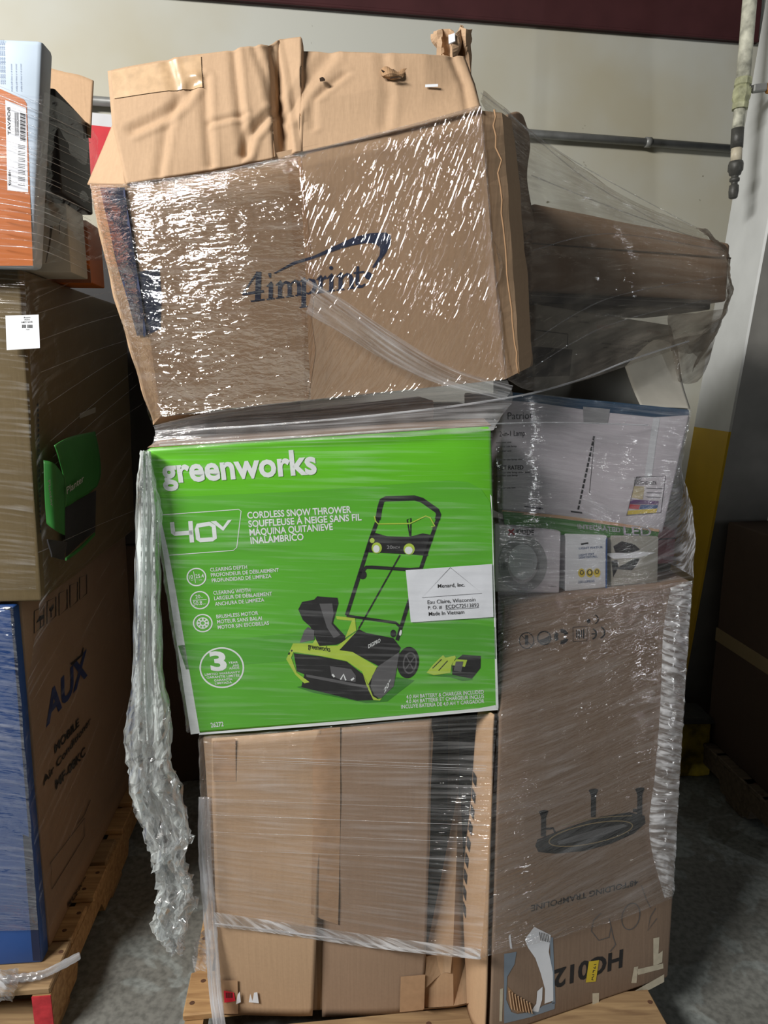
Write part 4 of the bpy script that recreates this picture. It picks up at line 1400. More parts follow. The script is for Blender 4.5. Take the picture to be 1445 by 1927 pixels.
for k, (ta, tb) in ((27, (0.35, 1.0)), (22, (0.40, 1.0)), (18, (0.42, 1.0)), (14, (0.55, 1.0)), (10, (0.6, 1.0))):
    A_, B_ = rings_[k][0], rings_[k][1]
    rw.append([A_.lerp(B_, ta + (tb - ta) * j / 3) + Vector((-0.003, -0.004, 0)) for j in range(4)])
V, Fc, UV = sheet(rw, 6, 14, 0.001, 20, 20, 3)
part('dark_tape', V, Fc, M['ink_navy'], t, label='dark tape on the crushed left corner')
pr = Print(fI, 1)
pr.poly([(258, 512), (300, 505), (304, 560), (302, 618), (270, 634), (268, 590)])
pr.build('dark_patch', 'ink_navy', t)
pr = Print(fI, 0)
pr.poly([(540, 300), (566, 293), (592, 540), (586, 600), (594, 660), (580, 752), (572, 752), (574, 640), (558, 540)])
pr.build('tape_strip', 'tape', t)
pr = Print(fI, 1)
pr.poly([(574, 585), (584, 590), (588, 640), (582, 700), (576, 738), (572, 700), (573, 640)])
pr.build('tape_crease', 'kraft_torn', t)

# ================================================================== RIGHT COLUMN OF SMALL CARTONS
z6 = Z(880, 680, 2.557)
fL, frL = quad_face((944, 748, 1.335), (944, 969, 1.345), (1247, 1003, 1.445), (1300, 775))
t, bdy, cs = carton('lamp_carton', 'white outdoor lamp carton with a green band, right of the green carton', frL, 0.20, M['white_pink'], 0.005, 0.0015, 11)
V, Fc, UV = sheet([[cs[7] + Z1 * 0.002, cs[6] + Z1 * 0.002], [cs[3] + Z1 * 0.002 + dbk * 0.004, cs[2] + Z1 * 0.002 + dbk * 0.004]], 8, 3)
part('lid_panel', V, Fc, M['blue_dark'], t)
pr = Print(fL)
pr.poly([(937, 735), (1000, 742), (1140, 755), (1296, 771), (1296, 781), (1230, 785), (1140, 776), (1000, 757), (937, 752)])
pr.build('blue_top_edge', flat('petrol_ink', (0.02, 0.06, 0.12), 0.5), t)
pr = Print(fL, 1)
pr.poly([(1097, 765), (1148, 770), (1143, 798), (1098, 795)])
pr.build('tape_tab', 'ink_light', t)
pr = Print(fL)
pr.text('Patriot', (192, 280), (312, 276), 34, z6, 0.0)
pr.text('2-in-1 Lamp', (152, 362), (275, 358), 26, z6).text('*WET RATED', (125, 522), (268, 520), 20, z6, 0.015)
for y, x2 in ((395, 210), (415, 235), (437, 210), (478, 265), (540, 300), (555, 240), (615, 230)):
    pr.text('outdoor use lamp steel base'[: max(6, (x2 - 135) // 6)].strip(), (135, y), (x2, y - 3), 9, z6)
for i in range(14):
    a, b2 = i / 14, (i + 0.75) / 14
    pr.stroke([(608 - 78 * a, 360 + 360 * a), (608 - 78 * b2, 360 + 360 * b2)], 9, z6)
pr.poly([(495, 718), (550, 725), (552, 733), (497, 726)], z6)
pr.stroke([(272, 698), (350, 708)], 4, z6).poly([(345, 702), (366, 710), (345, 714)], z6)
pr.stroke([(585, 640), (608, 380)], 2, z6)
pr.build('lamp_print', 'ink', t)
pr = Print(fL)
pr.poly([(893, 270), (925, 272), (905, 400), (885, 560), (850, 560), (872, 400)], z6)
pr.build('corner_crease', 'white', t)
pr = Print(fL, 1)
pr.stroke([(812, 556), (952, 552), (930, 728), (765, 742)], 3, z6, closed=True)
pr.text('LED', (802, 575), (835, 573), 17, z6, 0.01).text('LIGHTING DATA', (800, 593), (908, 595), 17, z6, 0.005)
pr.stroke([(860, 610), (935, 612)], 3, z6).stroke([(858, 632), (932, 634)], 3, z6).stroke([(856, 652), (928, 655)], 3, z6)
pr.build('data_label_print', 'ink', t)
pr = Print(fL, 1); pr.poly([(800, 600), (852, 602), (842, 665), (787, 655)], z6); pr.build('label_beige', 'ink_beige', t)
pr = Print(fL, 1); pr.poly([(785, 665), (920, 672), (916, 690), (780, 686)], z6); pr.build('label_dark', 'ink_violet', t)
pr = Print(fL, 1); pr.poly([(780, 688), (830, 690), (822, 712), (775, 708)], z6); pr.build('label_red', 'ink_red', t)
pr = Print(fL, 1); pr.poly([(832, 690), (916, 692), (912, 708), (826, 712)], z6); pr.build('label_blue', 'ink_blue', t)
pr = Print(fL, 1); pr.poly([(770, 718), (912, 708), (908, 728), (768, 738)], z6); pr.build('label_yellow', 'ink_yellow', t)
# green bottom flap hanging below
e0, e1 = fL.at(945, 962, 0.003), fL.at(1240, 998, 0.003)
g0, g1 = atY(950, 996, e0.y + 0.004), atY(1100, 1009, (e0.y + e1.y) / 2 + 0.004)
V, Fc, UV = sheet([[e0, fL.at(1090, 976, 0.003), e1], [g0, g1, atY(1236, 1012, e1.y + 0.004)]], 16, 4, 0.002, 8, 10, 3)
gf = part('bottom_flap', V, Fc, M['band_green'], t, solid=0.003, label='green band with integrated LED lettering')
V, Fc, UV = sheet([[fL.at(945, 960, 0.0045), fL.at(1090, 974, 0.0045), fL.at(1240, 996, 0.0045)], [fL.at(945, 964, 0.005), fL.at(1090, 980, 0.005), fL.at(1240, 1001, 0.005)]], 12, 1)
part('raw_edge', V, Fc, M['kraft_warm'], gf)
fF = Face((e0 + g0) / 2 - Vector((0, 0.004, 0)), (e1 - e0).cross(g0 - e0), e0 - g0)
pr = Print(fF, 2)
pr.text('INTEGRATED', (530, 805), (735, 822), 22, z6, 0.005).text('LED', (752, 835), (885, 840), 42, z6, 0.01)
pr.build('band_lettering', 'ink_light', gf)

# smoke alarm carton
f_, fr_ = quad_face((930, 985, 1.335), (930, 1114, 1.335), (1053, 1117, 1.36), (1056, 1000))
t, bdy, cs = carton('smoke_alarm_carton', 'white carton with a picture of a round smoke alarm under the lamp carton', fr_, 0.085, M['white_pink'], 0.004, 0.001, 12)
pr = Print(f_)
pr.ell((265, 975), 95, 115, 0, z6, 40, ring=44)
pr.build('alarm_ring', 'ink_light', t)
pr = Print(f_, 1)
pr.ell((265, 965), 68, 85, 0, z6, 36)
pr.build('alarm_dome', 'white', t)
pr = Print(f_, 1)
for x0 in (165, 318):
    for i in range(5):
        pr.stroke([(x0 + i * 6, 968), (x0 + i * 6, 1005)], 3, z6)
pr.text('KIDDE', (234, 832), (320, 836), 24, z6, 0.03)
pr.text('1 alarm', (390, 1085), (425, 1086), 8, z6)
pr.build('carton_print', 'ink_grey', t)
pr = Print(f_, 1)
pr.stroke([(195, 808), (225, 835)], 9, z6).stroke([(222, 806), (196, 836)], 9, z6)
pr.build('red_mark', 'ink_red', t)

# little white light carton
f_, fr_ = quad_face((1064, 1005, 1.375), (1064, 1113, 1.375), (1142, 1106, 1.395), (1143, 1008))
t, bdy, cs = carton('light_carton', 'small white carton with three yellow icons between the smoke alarm and dark carton', fr_, 0.075, M['white'], 0.003, 0.0008, 13)
pr = Print(f_)
for y, x2 in ((905, 650), (938, 610), (950, 625)):
    pr.text('LIGHT FIXTURE LED'[: 10 + (y % 7)], (535, y), (x2, y - 6), 10, z6, 0.01)
pr.text('220 LUMENS', (532, 1068), (610, 1062), 12, z6)
pr.build('small_text', 'ink_blue', t)
pr = Print(f_)
for x in (548, 587, 622):
    pr.ell((x, 1018), 17, 22, 0, z6, 14)
pr.build('yellow_icons', 'ink_yellow', t)
pr = Print(f_, 1)
pr.ell((587, 1016), 11, 13, 0, z6, 14, ring=5).ell((549, 1016), 8, 10, 0, z6, 10, ring=4).ell((622, 1012), 8, 9, 0, z6, 10, ring=4).stroke([(545, 880), (580, 874)], 8, z6)
pr.build('icon_lines', 'ink', t)
pr = Print(f_)
pr.poly([(664, 850), (672, 850), (670, 1094), (662, 1096)], z6)
pr.build('blue_edge', 'ink_blue', t)

# carton with a dark lamp picture
f_, fr_ = quad_face((1150, 1008, 1.405), (1150, 1104, 1.405), (1238, 1096, 1.43), (1240, 1010))
t, bdy, cs = carton('picture_carton', 'grey carton with a dark lamp picture, rightmost below the lamp carton', fr_, 0.075, M['grey_board'], 0.003, 0.0008, 14)
pr = Print(f_)
pr.poly([(700, 890), (740, 865), (800, 880), (830, 905), (780, 925), (710, 920)], z6)
pr.poly([(690, 960), (720, 955), (725, 990), (800, 950), (830, 945), (810, 985), (790, 1005), (720, 1000), (700, 1040)], z6)
pr.build('lamp_picture', 'ink', t)
pr = Print(f_)
pr.poly([(660, 925), (820, 915), (905, 920), (820, 945), (700, 950)], z6)
pr.build('pale_print', 'white', t)

# dusky red carton behind, at the right end of that row
q = Vector((0.54, 1.535, 1.074))
t, _, cs = carton('dusky_red_carton', 'dusky red carton at the right end of the small carton row', [q, q + dv * 0.16, q + dv * 0.16 + Vector((0, 0, 0.085)), q + Vector((0, 0, 0.085))], 0.14, M['pink_red'], 0.004, 0.001, 15)
part('lid_seam', *box_vf(q - dbk * 0.002 + Vector((0, 0, 0.06)), dv * 0.16, dbk * 0.003, (0, 0, 0.003)), M['ink'], t)

# grey printed carton above
f_, fr_ = quad_face((1006, 572, 1.545), (1004, 750, 1.55), (1296, 772, 1.66), (1264, 612))
t, bdy, cs = carton('printed_grey_carton', 'grey printed carton with small text above the white lamp carton', fr_, 0.22, M['grey_board'], 0.005, 0.0015, 16)
zq = Z(930, 560, 3.803)
pr = Print(f_)
pr.poly([(230, 345), (560, 372), (540, 560), (225, 570)], zq)
pr.stroke([(290, 232), (528, 262), (522, 360)], 9, zq)
pr.text('lamp', (545, 138), (600, 140), 14, zq).text('LIGHTING', (600, 178), (680, 186), 12, zq)
for i, (x1, x2) in enumerate(((905, 1290), (770, 1130), (780, 1060), (800, 1010))):
    pr.text('mounting hardware included with fixture', (x1, 305 + i * 28), (x2, 330 + i * 26), 14, zq, 0.01)
pr.build('dark_print', 'ink', t)
pr = Print(f_)
pr.stroke([(735, 215), (830, 205)], 26, zq).text('WARNING', (900, 238), (960, 236), 18, zq).text('ATTENTION', (1090, 250), (1190, 262), 18, zq)
pr.build('rust_print', 'ink_rust', t)

# thin black carton and olive carton on it
a0 = atY(1000, 560, 1.54); a1 = atY(1335, 600, 1.69)
a0.z = 1.668; a1.z = 1.668
t, _, cs = carton('flat_black_carton', 'flat black carton under the olive carton at the upper right', [a0, a1, a1 + Vector((0, 0, 0.022)), a0 + Vector((0, 0, 0.022))], 0.24, M['black'], 0.003, 0.001, 17)
part('lid_edge', *box_vf(a0 + Vector((0, -0.001, 0.014)), a1 - a0, Vector((0, 0.003, 0)), (0, 0, 0.002)), M['ink_grey'], t)
b0 = atY(996, 540, 1.56); b1 = atY(1366, 590, 1.74)
b0.z = 1.692; b1.z = 1.692
t, _, cs = carton('olive_carton', 'wide olive brown carton under cloudy film, uppermost at the right side', [b0, b1, b1 + Vector((-0.005, 0, 0.135)), b0 + Vector((0, 0, 0.185))], 0.24, M['kraft_dull'], 0.008, 0.003, 18)
part('lid_seam', *box_vf(b0 + Vector((0.0, -0.001, 0.1)), b1 - b0, Vector((0, 0.003, 0)), (0, 0, 0.003)), M['kraft_dark'], t)
# loose white sheet tucked under the grey carton
t = thing('loose_sheet', 'loose pale paper sheet hanging over the right corner of the lamp carton', 'sheet', atY(1250, 765, 1.46))
V, Fc, UV = sheet([[atY(1176, 690, 1.52), atY(1230, 640, 1.57), atY(1275, 650, 1.585)], [atY(1190, 730, 1.50), atY(1240, 720, 1.53), atY(1285, 722, 1.55)], [atY(1206, 764, 1.45), atY(1250, 767, 1.46), atY(1298, 770, 1.475)]], 12, 12, 0.004, 10, 10, 4)
part('sheet', V, Fc, flat('pale_sheet', (0.52, 0.50, 0.44), 0.6), t, smooth=True, solid=0.001)

# ================================================================== LEFT STACK
lu = Vector((0.9966, 0.083, 0))             # along the front, to the right
lb_ = Vector((-0.083, 0.9966, 0))           # into depth
A0 = Vector((-0.816, 1.442, PT))
hA = 0.888
t, bdy, cs = carton('air_conditioner_carton', 'tall brown air conditioner carton on the left pallet, side with blue lettering', [A0 - lu * 0.55, A0, A0 + Z1 * hA + Vector((0.016, 0, 0)), A0 - lu * 0.55 + Z1 * hA], 0.80, M['kraft_dull'], 0.006, 0.0015, 21, back_dir=lb_)
fA = Face(A0 + Vector((0.008, 0, hA / 2)), Vector((lu.x, lu.y, -0.016)), Z1)
zA = Z(0, 1050, 2.197)
pr = Print(fA, 10)
pr.text('AUX', (190, 697), (362, 480), 118, zA, 0.035, up=(0.0, 0.15, 1))
pr.build('brand_lettering', flat('blue_lettering', (0.02, 0.04, 0.14), 0.5), t, 'blue AUX lettering')
pr = Print(fA, 10)
pr.text('MOBILE', (228, 808), (328, 692), 36, zA, 0.03).text('Air Conditioner', (180, 943), (376, 680), 34, zA, 0.02).text('MF-08KC', (232, 958), (354, 812), 40, zA, 0.025)
pr.text('MADE IN CHINA', (284, 1446), (386, 1292), 26, zA, 0.02)
for x, y in ((142, 312), (195, 272), (245, 238), (290, 205), (330, 172)):
    w_ = 40 - (x - 142) * 0.06
    pr.stroke([(x, y), (x + w_, y - 0.9 * w_), (x + w_, y - 0.9 * w_ - 78), (x, y - 92)], 3, zA, closed=True)
pr.poly([(150, 270), (165, 240), (180, 235), (184, 248)], zA).stroke([(167, 255), (168, 290)], 3, zA)
pr.poly([(203, 215), (222, 188), (222, 205), (212, 225)], zA).stroke([(212, 225), (212, 245)], 4, zA)
pr.stroke([(293, 440), (320, 418), (340, 400), (345, 370)], [10, 8, 6, 3], zA)
pr.stroke([(210, 1260), (350, 1075), (350, 1150), (215, 1370)], 2, zA, closed=True)
pr.stroke([(320, 1100), (350, 1060), (375, 1000)], 2, zA)
pr.build('printed_text', 'ink', t)
# blue carton in front of it
B0 = A0 - lb_ * 0.045
t, bdy, cs = carton('blue_carton', 'flat blue carton standing in front of the air conditioner carton at far left', [B0 - lu * 0.55, B0, B0 + Z1 * (hA - 0.005) + Vector((0.016, 0, 0)), B0 - lu * 0.55 + Z1 * (hA - 0.005)], 0.040, M['blue'], 0.006, 0.001, 22, back_dir=lb_)
fBs = Face(B0 + Vector((0.0, 0, 0)), Vector((-lb_.x, -lb_.y, 0)), Z1)
pr = Print(fBs)
pr.poly([(8, 1145), (22, 1142), (77, 1808), (62, 1808)])
pr.build('shaded_edge', 'blue_dark', t)  # shade on the rounded corner painted as a dark blue strip
# tall olive carton above
O0 = Vector((-0.742, 1.42, PT + hA + 0.003))
hO = 0.688
t, bdy, cs = carton('tall_olive_carton', 'tall olive brown carton in the middle of the left stack', [O0 - lu * 0.6, O0, O0 + Z1 * hO + Vector((0.02, 0, 0)), O0 - lu * 0.6 + Z1 * hO], 0.74, M['kraft_old'], 0.006, 0.002, 23, back_dir=lb_)
fO = Face(O0 + Vector((0.010, 0, hO / 2)), Vector((lu.x, lu.y, -0.02)), Z1)
pr = Print(fO, 10)
for i in range(26):
    y = 760 + i * 9.5
    pr.poly([(66 + 0.02 * (y - 760) + 4, y), (69 + 0.02 * (y - 760) + 4, y - 1), (69 + 0.02 * (y - 760) + 4, y + 5), (66 + 0.02 * (y - 760) + 4, y + 5)])
pr.build('edge_print', 'ink', t)
pr = Print(fO, 10)
pr.poly([(150, 778), (180, 766), (180, 776), (150, 788)])
pr.poly([(66, 564), (86, 558), (88, 568), (70, 574)])
pr.build('pale_sticker', 'grey_board', t)
# torn green carton caught at its side
g_ = [fO.at(90, 1000, 0.004), fO.at(188, 930, 0.004), fO.at(186, 825, 0.004), fO.at(88, 868, 0.004)]
t = thing('torn_green_carton', 'torn green planter carton squeezed against the side of the left stack', 'carton', fO.at(120, 1005, 0.02))
nO = fO.n
V, Fc, UV = sheet([[fO.at(82, 866, 0.03), fO.at(100, 872, 0.045), fO.at(121, 898, 0.05)], [fO.at(84, 930, 0.03), fO.at(102, 940, 0.045), fO.at(121, 950, 0.05)], [fO.at(88, 985, 0.03), fO.at(104, 998, 0.045), fO.at(121, 1007, 0.05)]], 10, 12, 0.003, 12, 12, 3)
p1_ = part('end_panel', V, Fc, M['torn_green'], t, smooth=True, solid=0.003)
V, Fc, UV = sheet([[fO.at(101, 838, 0.05), fO.at(140, 820, 0.05), fO.at(178, 812, 0.035)], [fO.at(112, 865, 0.055), fO.at(150, 850, 0.05), fO.at(186, 850, 0.035)], [fO.at(120, 898, 0.05), fO.at(150, 885, 0.05), fO.at(190, 890, 0.03)], [fO.at(120, 955, 0.05), fO.at(150, 938, 0.045), fO.at(182, 915, 0.03)]], 12, 14, 0.004, 12, 12, 5)
p2_ = part('front_panel', V, Fc, M['torn_green'], t, smooth=True, solid=0.003)
V, Fc, UV = sheet([[fO.at(124, 1050, 0.04), fO.at(150, 1030, 0.035), fO.at(178, 1002, 0.025)], [fO.at(124, 1055, 0.04), fO.at(150, 1036, 0.035), fO.at(178, 1007, 0.025)]], 8, 1, 0.001)
part('lower_edge', V, Fc, M['torn_green'], t, solid=0.003)
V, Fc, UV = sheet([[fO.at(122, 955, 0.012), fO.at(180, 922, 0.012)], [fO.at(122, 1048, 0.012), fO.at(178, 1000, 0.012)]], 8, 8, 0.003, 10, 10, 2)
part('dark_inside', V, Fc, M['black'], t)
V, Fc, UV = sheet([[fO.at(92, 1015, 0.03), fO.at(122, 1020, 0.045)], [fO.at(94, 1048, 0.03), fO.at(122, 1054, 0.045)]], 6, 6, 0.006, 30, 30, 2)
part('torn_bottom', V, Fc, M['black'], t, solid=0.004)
ff = Face(fO.at(140, 930, 0.058), nO, Z1)
pr = Print(ff)
pr.text('Planter', (126, 930), (158, 905), 13, None, 0.01)
pr.build('lettering', 'ink_light', p2_)
ff = Face(fO.at(100, 940, 0.052), nO, Z1)
pr = Print(ff)
pr.text('Planter', (90, 905), (96, 955), 9, None, 0.01, up=(0.1, 0.9, 0.2))
pr.build('lettering', 'ink_light', p1_)

# orange and pale-blue carton on top
fR, frR = quad_face((80, 72, 1.345), (62, 502, 1.37), (-230, 505, 1.34), (-230, 40))
BLr, TLr = atY(-230, 503, 1.345), atY(-230, 40, 1.32)
BRr, TRr = atY(62, 502, 1.372), atY(81, 74, 1.352)
BLr = BRr - lu * 0.33
TLr = TRr - lu * 0.33
t, bdy, cs = carton('orange_carton', 'pale blue and orange carton at the top left corner with a barcode label', [BLr, BRr, TRr, TLr], 0.05, M['paleblue'], 0.010, 0.001, 24, back_dir=lb_)
fR = Face(BRr, (BLr - BRr).cross(TRr - BRr), Z1)
pr = Print(fR)
pr.poly([(-255, 70), (0, 167), (45, 187), (50, 195), (62, 500), (-255, 500)])
pr.build('orange_field', 'orange', t)
pr = Print(fR, 1)
pr.poly([(10, 188), (49, 203), (53, 362), (14, 358)])
pr.build('barcode_label', 'label', t, 'white barcode label')
pr = Print(fR, 2)
for i in range(24):
    h_ = 1.2 if i % 3 else 2.0
    pr.poly([(38, 212 + i * 2.2), (48, 215 + i * 2.2), (48, 215 + i * 2.2 + h_), (38, 212 + i * 2.2 + h_)])
for i in range(26):
    if i % 4 != 3:
        pr.poly([(34, 272 + i * 3), (47, 274 + i * 3), (47, 275.2 + i * 3), (34, 273.2 + i * 3)])
for k in range(4):
    pr.stroke([(28 + 0.4 * k + k * 1.6, 212), (29 + k * 2, 255)], 0.9)
pr.text('BORVAT', (19, 202), (20, 254), 5.5, None, 0.03, up=-lu).text('48107', (20, 320), (21, 350), 4.5, None, 0.03, up=-lu)
pr.build('label_print', 'ink', t)
pr = Print(fR, 1)
for k, x in enumerate((1, 4.5, 8)):
    pr.text('keep dry keep upright handle with care', (x, 75), (x + 2, 158), 3, None, 0.0, up=-lu)
for k, x in enumerate((22, 31, 40)):
    pr.text('store in a cool dry place', (x, 120), (x + 1, 172), 2.6, None, 0.0, up=-lu)
pr.build('fine_print', 'ink_blue', t)
# white and yellow carton, black carton with tan flap, little orange carton
zO = PT + hA + 0.003 + hO + 0.002
w0_ = Vector((-0.645, 1.48, zO))
t, bdy, cs = carton('white_yellow_carton', 'small white and yellow carton under the black carton on the left stack', [w0_ - lu * 0.16, w0_, w0_ + Z1 * 0.135, w0_ - lu * 0.16 + Z1 * 0.135], 0.10, flat('dim_white_board', (0.42, 0.41, 0.37), 0.5), 0.003, 0.001, 25, back_dir=lb_)
fW = Face(w0_, Vector((-lb_.x, -lb_.y, 0)), Z1)
pr = Print(fW); pr.poly([(60, 388), (78, 390), (80, 425), (72, 440), (62, 415)]); pr.build('yellow_print', 'ink_yellow', t)
pr = Print(fW); pr.stroke([(97, 425), (93, 460), (86, 495)], [5, 3, 2]); pr.stroke([(118, 410), (112, 420), (112, 440)], 1); pr.text('PRINT', (70, 492), (68, 440), 5, None, 0.02, up=-lu); pr.build('dark_print', 'ink', t)
o1 = Vector((-0.668, 1.63, zO))
t, bdy, cs = carton('small_orange_carton', 'little orange carton peeping out behind the white and yellow carton', [o1 - lu * 0.12, o1, o1 + Z1 * 0.135, o1 - lu * 0.12 + Z1 * 0.135], 0.10, M['orange'], 0.003, 0.001, 26, back_dir=lb_)
part('dark_band', *box_vf(o1 - lu * 0.12 - lb_ * 0.002, lu * 0.12, lb_ * 0.003, Z1 * 0.03), M['ink_rust'], t)
k0 = Vector((-0.628, 1.425, zO + 0.140))
t, bdy, cs = carton('open_black_carton', 'black carton with raised tan flap behind the orange carton', [k0 - lu * 0.3, k0, k0 + Z1 * 0.187 + Vector((0.004, 0, 0)), k0 - lu * 0.3 + Z1 * 0.187], 0.185, M['black'], 0.005, 0.001, 27, back_dir=lb_)
V, Fc, UV = sheet([[atY(70, 122, 1.60), atY(120, 136, 1.60), atY(150, 142, 1.60), atY(176, 152, 1.60)], [atY(70, 250, 1.60), atY(120, 250, 1.60), atY(148, 255, 1.60), atY(171, 260, 1.60)]], 14, 8, 0.003, 6, 6, 3)
part('tan_flap', V, Fc, M['kraft_warm'], t, smooth=True, solid=0.004, label='raised tan inner flap')

# dark cartons stacked deep between the two stacks
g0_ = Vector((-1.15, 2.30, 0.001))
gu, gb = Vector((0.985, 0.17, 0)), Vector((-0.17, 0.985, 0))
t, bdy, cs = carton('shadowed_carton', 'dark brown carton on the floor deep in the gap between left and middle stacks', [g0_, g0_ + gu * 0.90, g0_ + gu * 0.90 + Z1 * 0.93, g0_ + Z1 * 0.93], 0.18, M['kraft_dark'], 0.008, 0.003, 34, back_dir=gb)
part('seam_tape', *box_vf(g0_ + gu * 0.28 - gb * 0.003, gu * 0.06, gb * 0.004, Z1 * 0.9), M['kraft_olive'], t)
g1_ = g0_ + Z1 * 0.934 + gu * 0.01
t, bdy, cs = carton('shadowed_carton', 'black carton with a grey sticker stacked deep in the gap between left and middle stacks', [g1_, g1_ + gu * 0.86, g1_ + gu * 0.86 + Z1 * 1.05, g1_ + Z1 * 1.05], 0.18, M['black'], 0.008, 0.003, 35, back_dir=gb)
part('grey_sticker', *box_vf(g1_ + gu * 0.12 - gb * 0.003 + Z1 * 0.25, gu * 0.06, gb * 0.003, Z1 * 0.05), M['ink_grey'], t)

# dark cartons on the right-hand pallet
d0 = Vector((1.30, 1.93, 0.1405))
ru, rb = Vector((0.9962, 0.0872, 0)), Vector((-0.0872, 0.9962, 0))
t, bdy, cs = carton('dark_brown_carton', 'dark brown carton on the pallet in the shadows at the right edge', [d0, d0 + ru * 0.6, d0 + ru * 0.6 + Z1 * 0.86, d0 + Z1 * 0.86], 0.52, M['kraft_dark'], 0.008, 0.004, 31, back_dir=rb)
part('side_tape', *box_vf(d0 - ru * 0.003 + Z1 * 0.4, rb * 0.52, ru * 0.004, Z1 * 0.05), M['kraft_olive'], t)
# ================================================================== STRETCH FILM OF THE MAIN STACK
tw = thing('stretch_wrap', 'clear stretch film wound around the big stack in the middle', 'plastic wrap', (0, 1.2, PT))


def fs(name, rows, nu, nv, mat, amp=0.004, fu=4, fv=25, seed=0, fine=0.0, label=None, linear=False, edge=0.0):
    V, Fc, UV = sheet(rows, nu, nv, amp, fu, fv, seed, linear, fine, edge)
    return part(name, V, Fc, M[mat], tw, uv=UV, smooth=True, label=label)


def I(px, py, o=0.010):
    return fI.at(px, py, o)


# over the logo carton: glinting left half, stroke-like right half; the left half rounds the crushed corner
fs('film_front', [[atY(166, 345, 1.235), I(240, 346, .010), I(320, 338, .020), I(440, 318, .028), I(560, 292, .026)],
                  [atY(185, 420, 1.245), I(246, 415, .006), I(330, 405, .021), I(450, 395, .032), I(568, 380, .034)],
                  [atY(210, 530, 1.26), I(262, 525, .006), I(345, 525, .022), I(460, 520, .034), I(575, 515, .036)],
                  [atY(245, 660, 1.265), I(284, 655, .006), I(360, 650, .021), I(470, 645, .032), I(580, 640, .034)],
                  [atY(286, 800, 1.275), I(302, 785, .008), I(375, 778, .014), I(480, 765, .020), I(585, 755, .022)]], 90, 120, 'film_glint', 0.0045, 6, 30, 1, 0.0015)
fs('film_front', [[I(560, 292, .026), I(680, 262, .020), I(800, 232, .016), I(906, 200, .016)],
                  [I(568, 380, .034), I(690, 365, .026), I(810, 350, .018), I(918, 335, .012)],
                  [I(575, 515, .036), I(700, 505, .028), I(820, 495, .018), I(930, 485, .012)],
                  [I(580, 640, .034), I(705, 628, .026), I(830, 615, .018), I(945, 600, .012)],
                  [I(585, 755, .022), I(710, 742, .018), I(840, 728, .014), I(955, 714, .010)]], 90, 110, 'film_stroke', 0.003, 6, 12, 2, 0.001)
# tent from the logo carton over to the upper right cartons
fs('film_tent_sheet', [[atY(904, 172, 1.215), atY(985, 232, 1.32), atY(1080, 305, 1.42), atY(1180, 372, 1.50), atY(1310, 428, 1.60)],
                 [atY(908, 210, 1.20), atY(990, 290, 1.31), atY(1090, 350, 1.42), atY(1200, 400, 1.51), atY(1335, 452, 1.62)],
                 [atY(918, 330, 1.20), atY(1000, 370, 1.33), atY(1100, 405, 1.44), atY(1215, 440, 1.54), atY(1364, 476, 1.66)],
                 [atY(930, 460, 1.205), atY(1005, 470, 1.34), atY(1105, 490, 1.45), atY(1225, 510, 1.55), atY(1373, 545, 1.68)],
                 [atY(942, 580, 1.215), atY(1008, 600, 1.33), atY(1110, 600, 1.44), atY(1220, 600, 1.53), atY(1350, 605, 1.66)],
                 [atY(956, 716, 1.225), atY(1010, 735, 1.30), atY(1100, 715, 1.38), atY(1190, 685, 1.46), atY(1296, 648, 1.57)]],
   90, 110, 'film_cloud', 0.008, 4, 26, 3, 0.002)
# its wrinkled right end, turned back
fs('film_end', [[atY(1310, 428, 1.60), atY(1330, 436, 1.70), atY(1332, 440, 1.85)],
                [atY(1364, 476, 1.66), atY(1368, 478, 1.76), atY(1360, 480, 1.90)],
                [atY(1373, 545, 1.68), atY(1375, 545, 1.78), atY(1366, 545, 1.92)],
                [atY(1350, 605, 1.66), atY(1358, 610, 1.76), atY(1350, 615, 1.90)],
                [atY(1296, 648, 1.57), atY(1310, 680, 1.68), atY(1300, 700, 1.80)]], 30, 60, 'film_cloud_dense', 0.012, 10, 20, 4, 0.004)
fs('film_flap', [[atY(1262, 640, 1.55), atY(1300, 632, 1.60), atY(1345, 625, 1.66)], [atY(1268, 680, 1.55), atY(1295, 690, 1.58), atY(1325, 690, 1.64)], [atY(1278, 716, 1.54), atY(1298, 722, 1.57), atY(1310, 718, 1.60)]], 20, 24, 'film_cloud_dense', 0.010, 14, 14, 6, 0.003)
fs('film_flap', [[atY(1255, 590, 1.60), atY(1310, 588, 1.66), atY(1366, 580, 1.69)], [atY(1258, 625, 1.59), atY(1305, 630, 1.63), atY(1352, 622, 1.68)], [atY(1262, 660, 1.56), atY(1298, 665, 1.60), atY(1328, 660, 1.66)]], 24, 24, 'film_cloud_dense', 0.010, 12, 14, 16, 0.003)
# neck between logo carton and green carton
G = lambda px, py, o=0.010: fG.at(px, py, o)
fs('film_neck', [[atY(288, 800, 1.225), I(400, 775, .004), I(600, 752, .004), I(800, 732, .004), I(955, 716, .004)],
                 [atY(292, 815, 1.235), atY(400, 795, 1.24), atY(600, 780, 1.26), atY(800, 762, 1.27), atY(965, 752, 1.28)],
                 [atY(286, 835, 1.215), atY(400, 826, 1.21), atY(600, 812, 1.215), atY(800, 797, 1.22), atY(940, 790, 1.23)],
                 [G(277, 850, .014), G(400, 842, .012), G(600, 829, .012), G(800, 817, .012), G(926, 808, .014)]], 80, 60, 'film_neck', 0.005, 3, 60, 5, 0.0015)
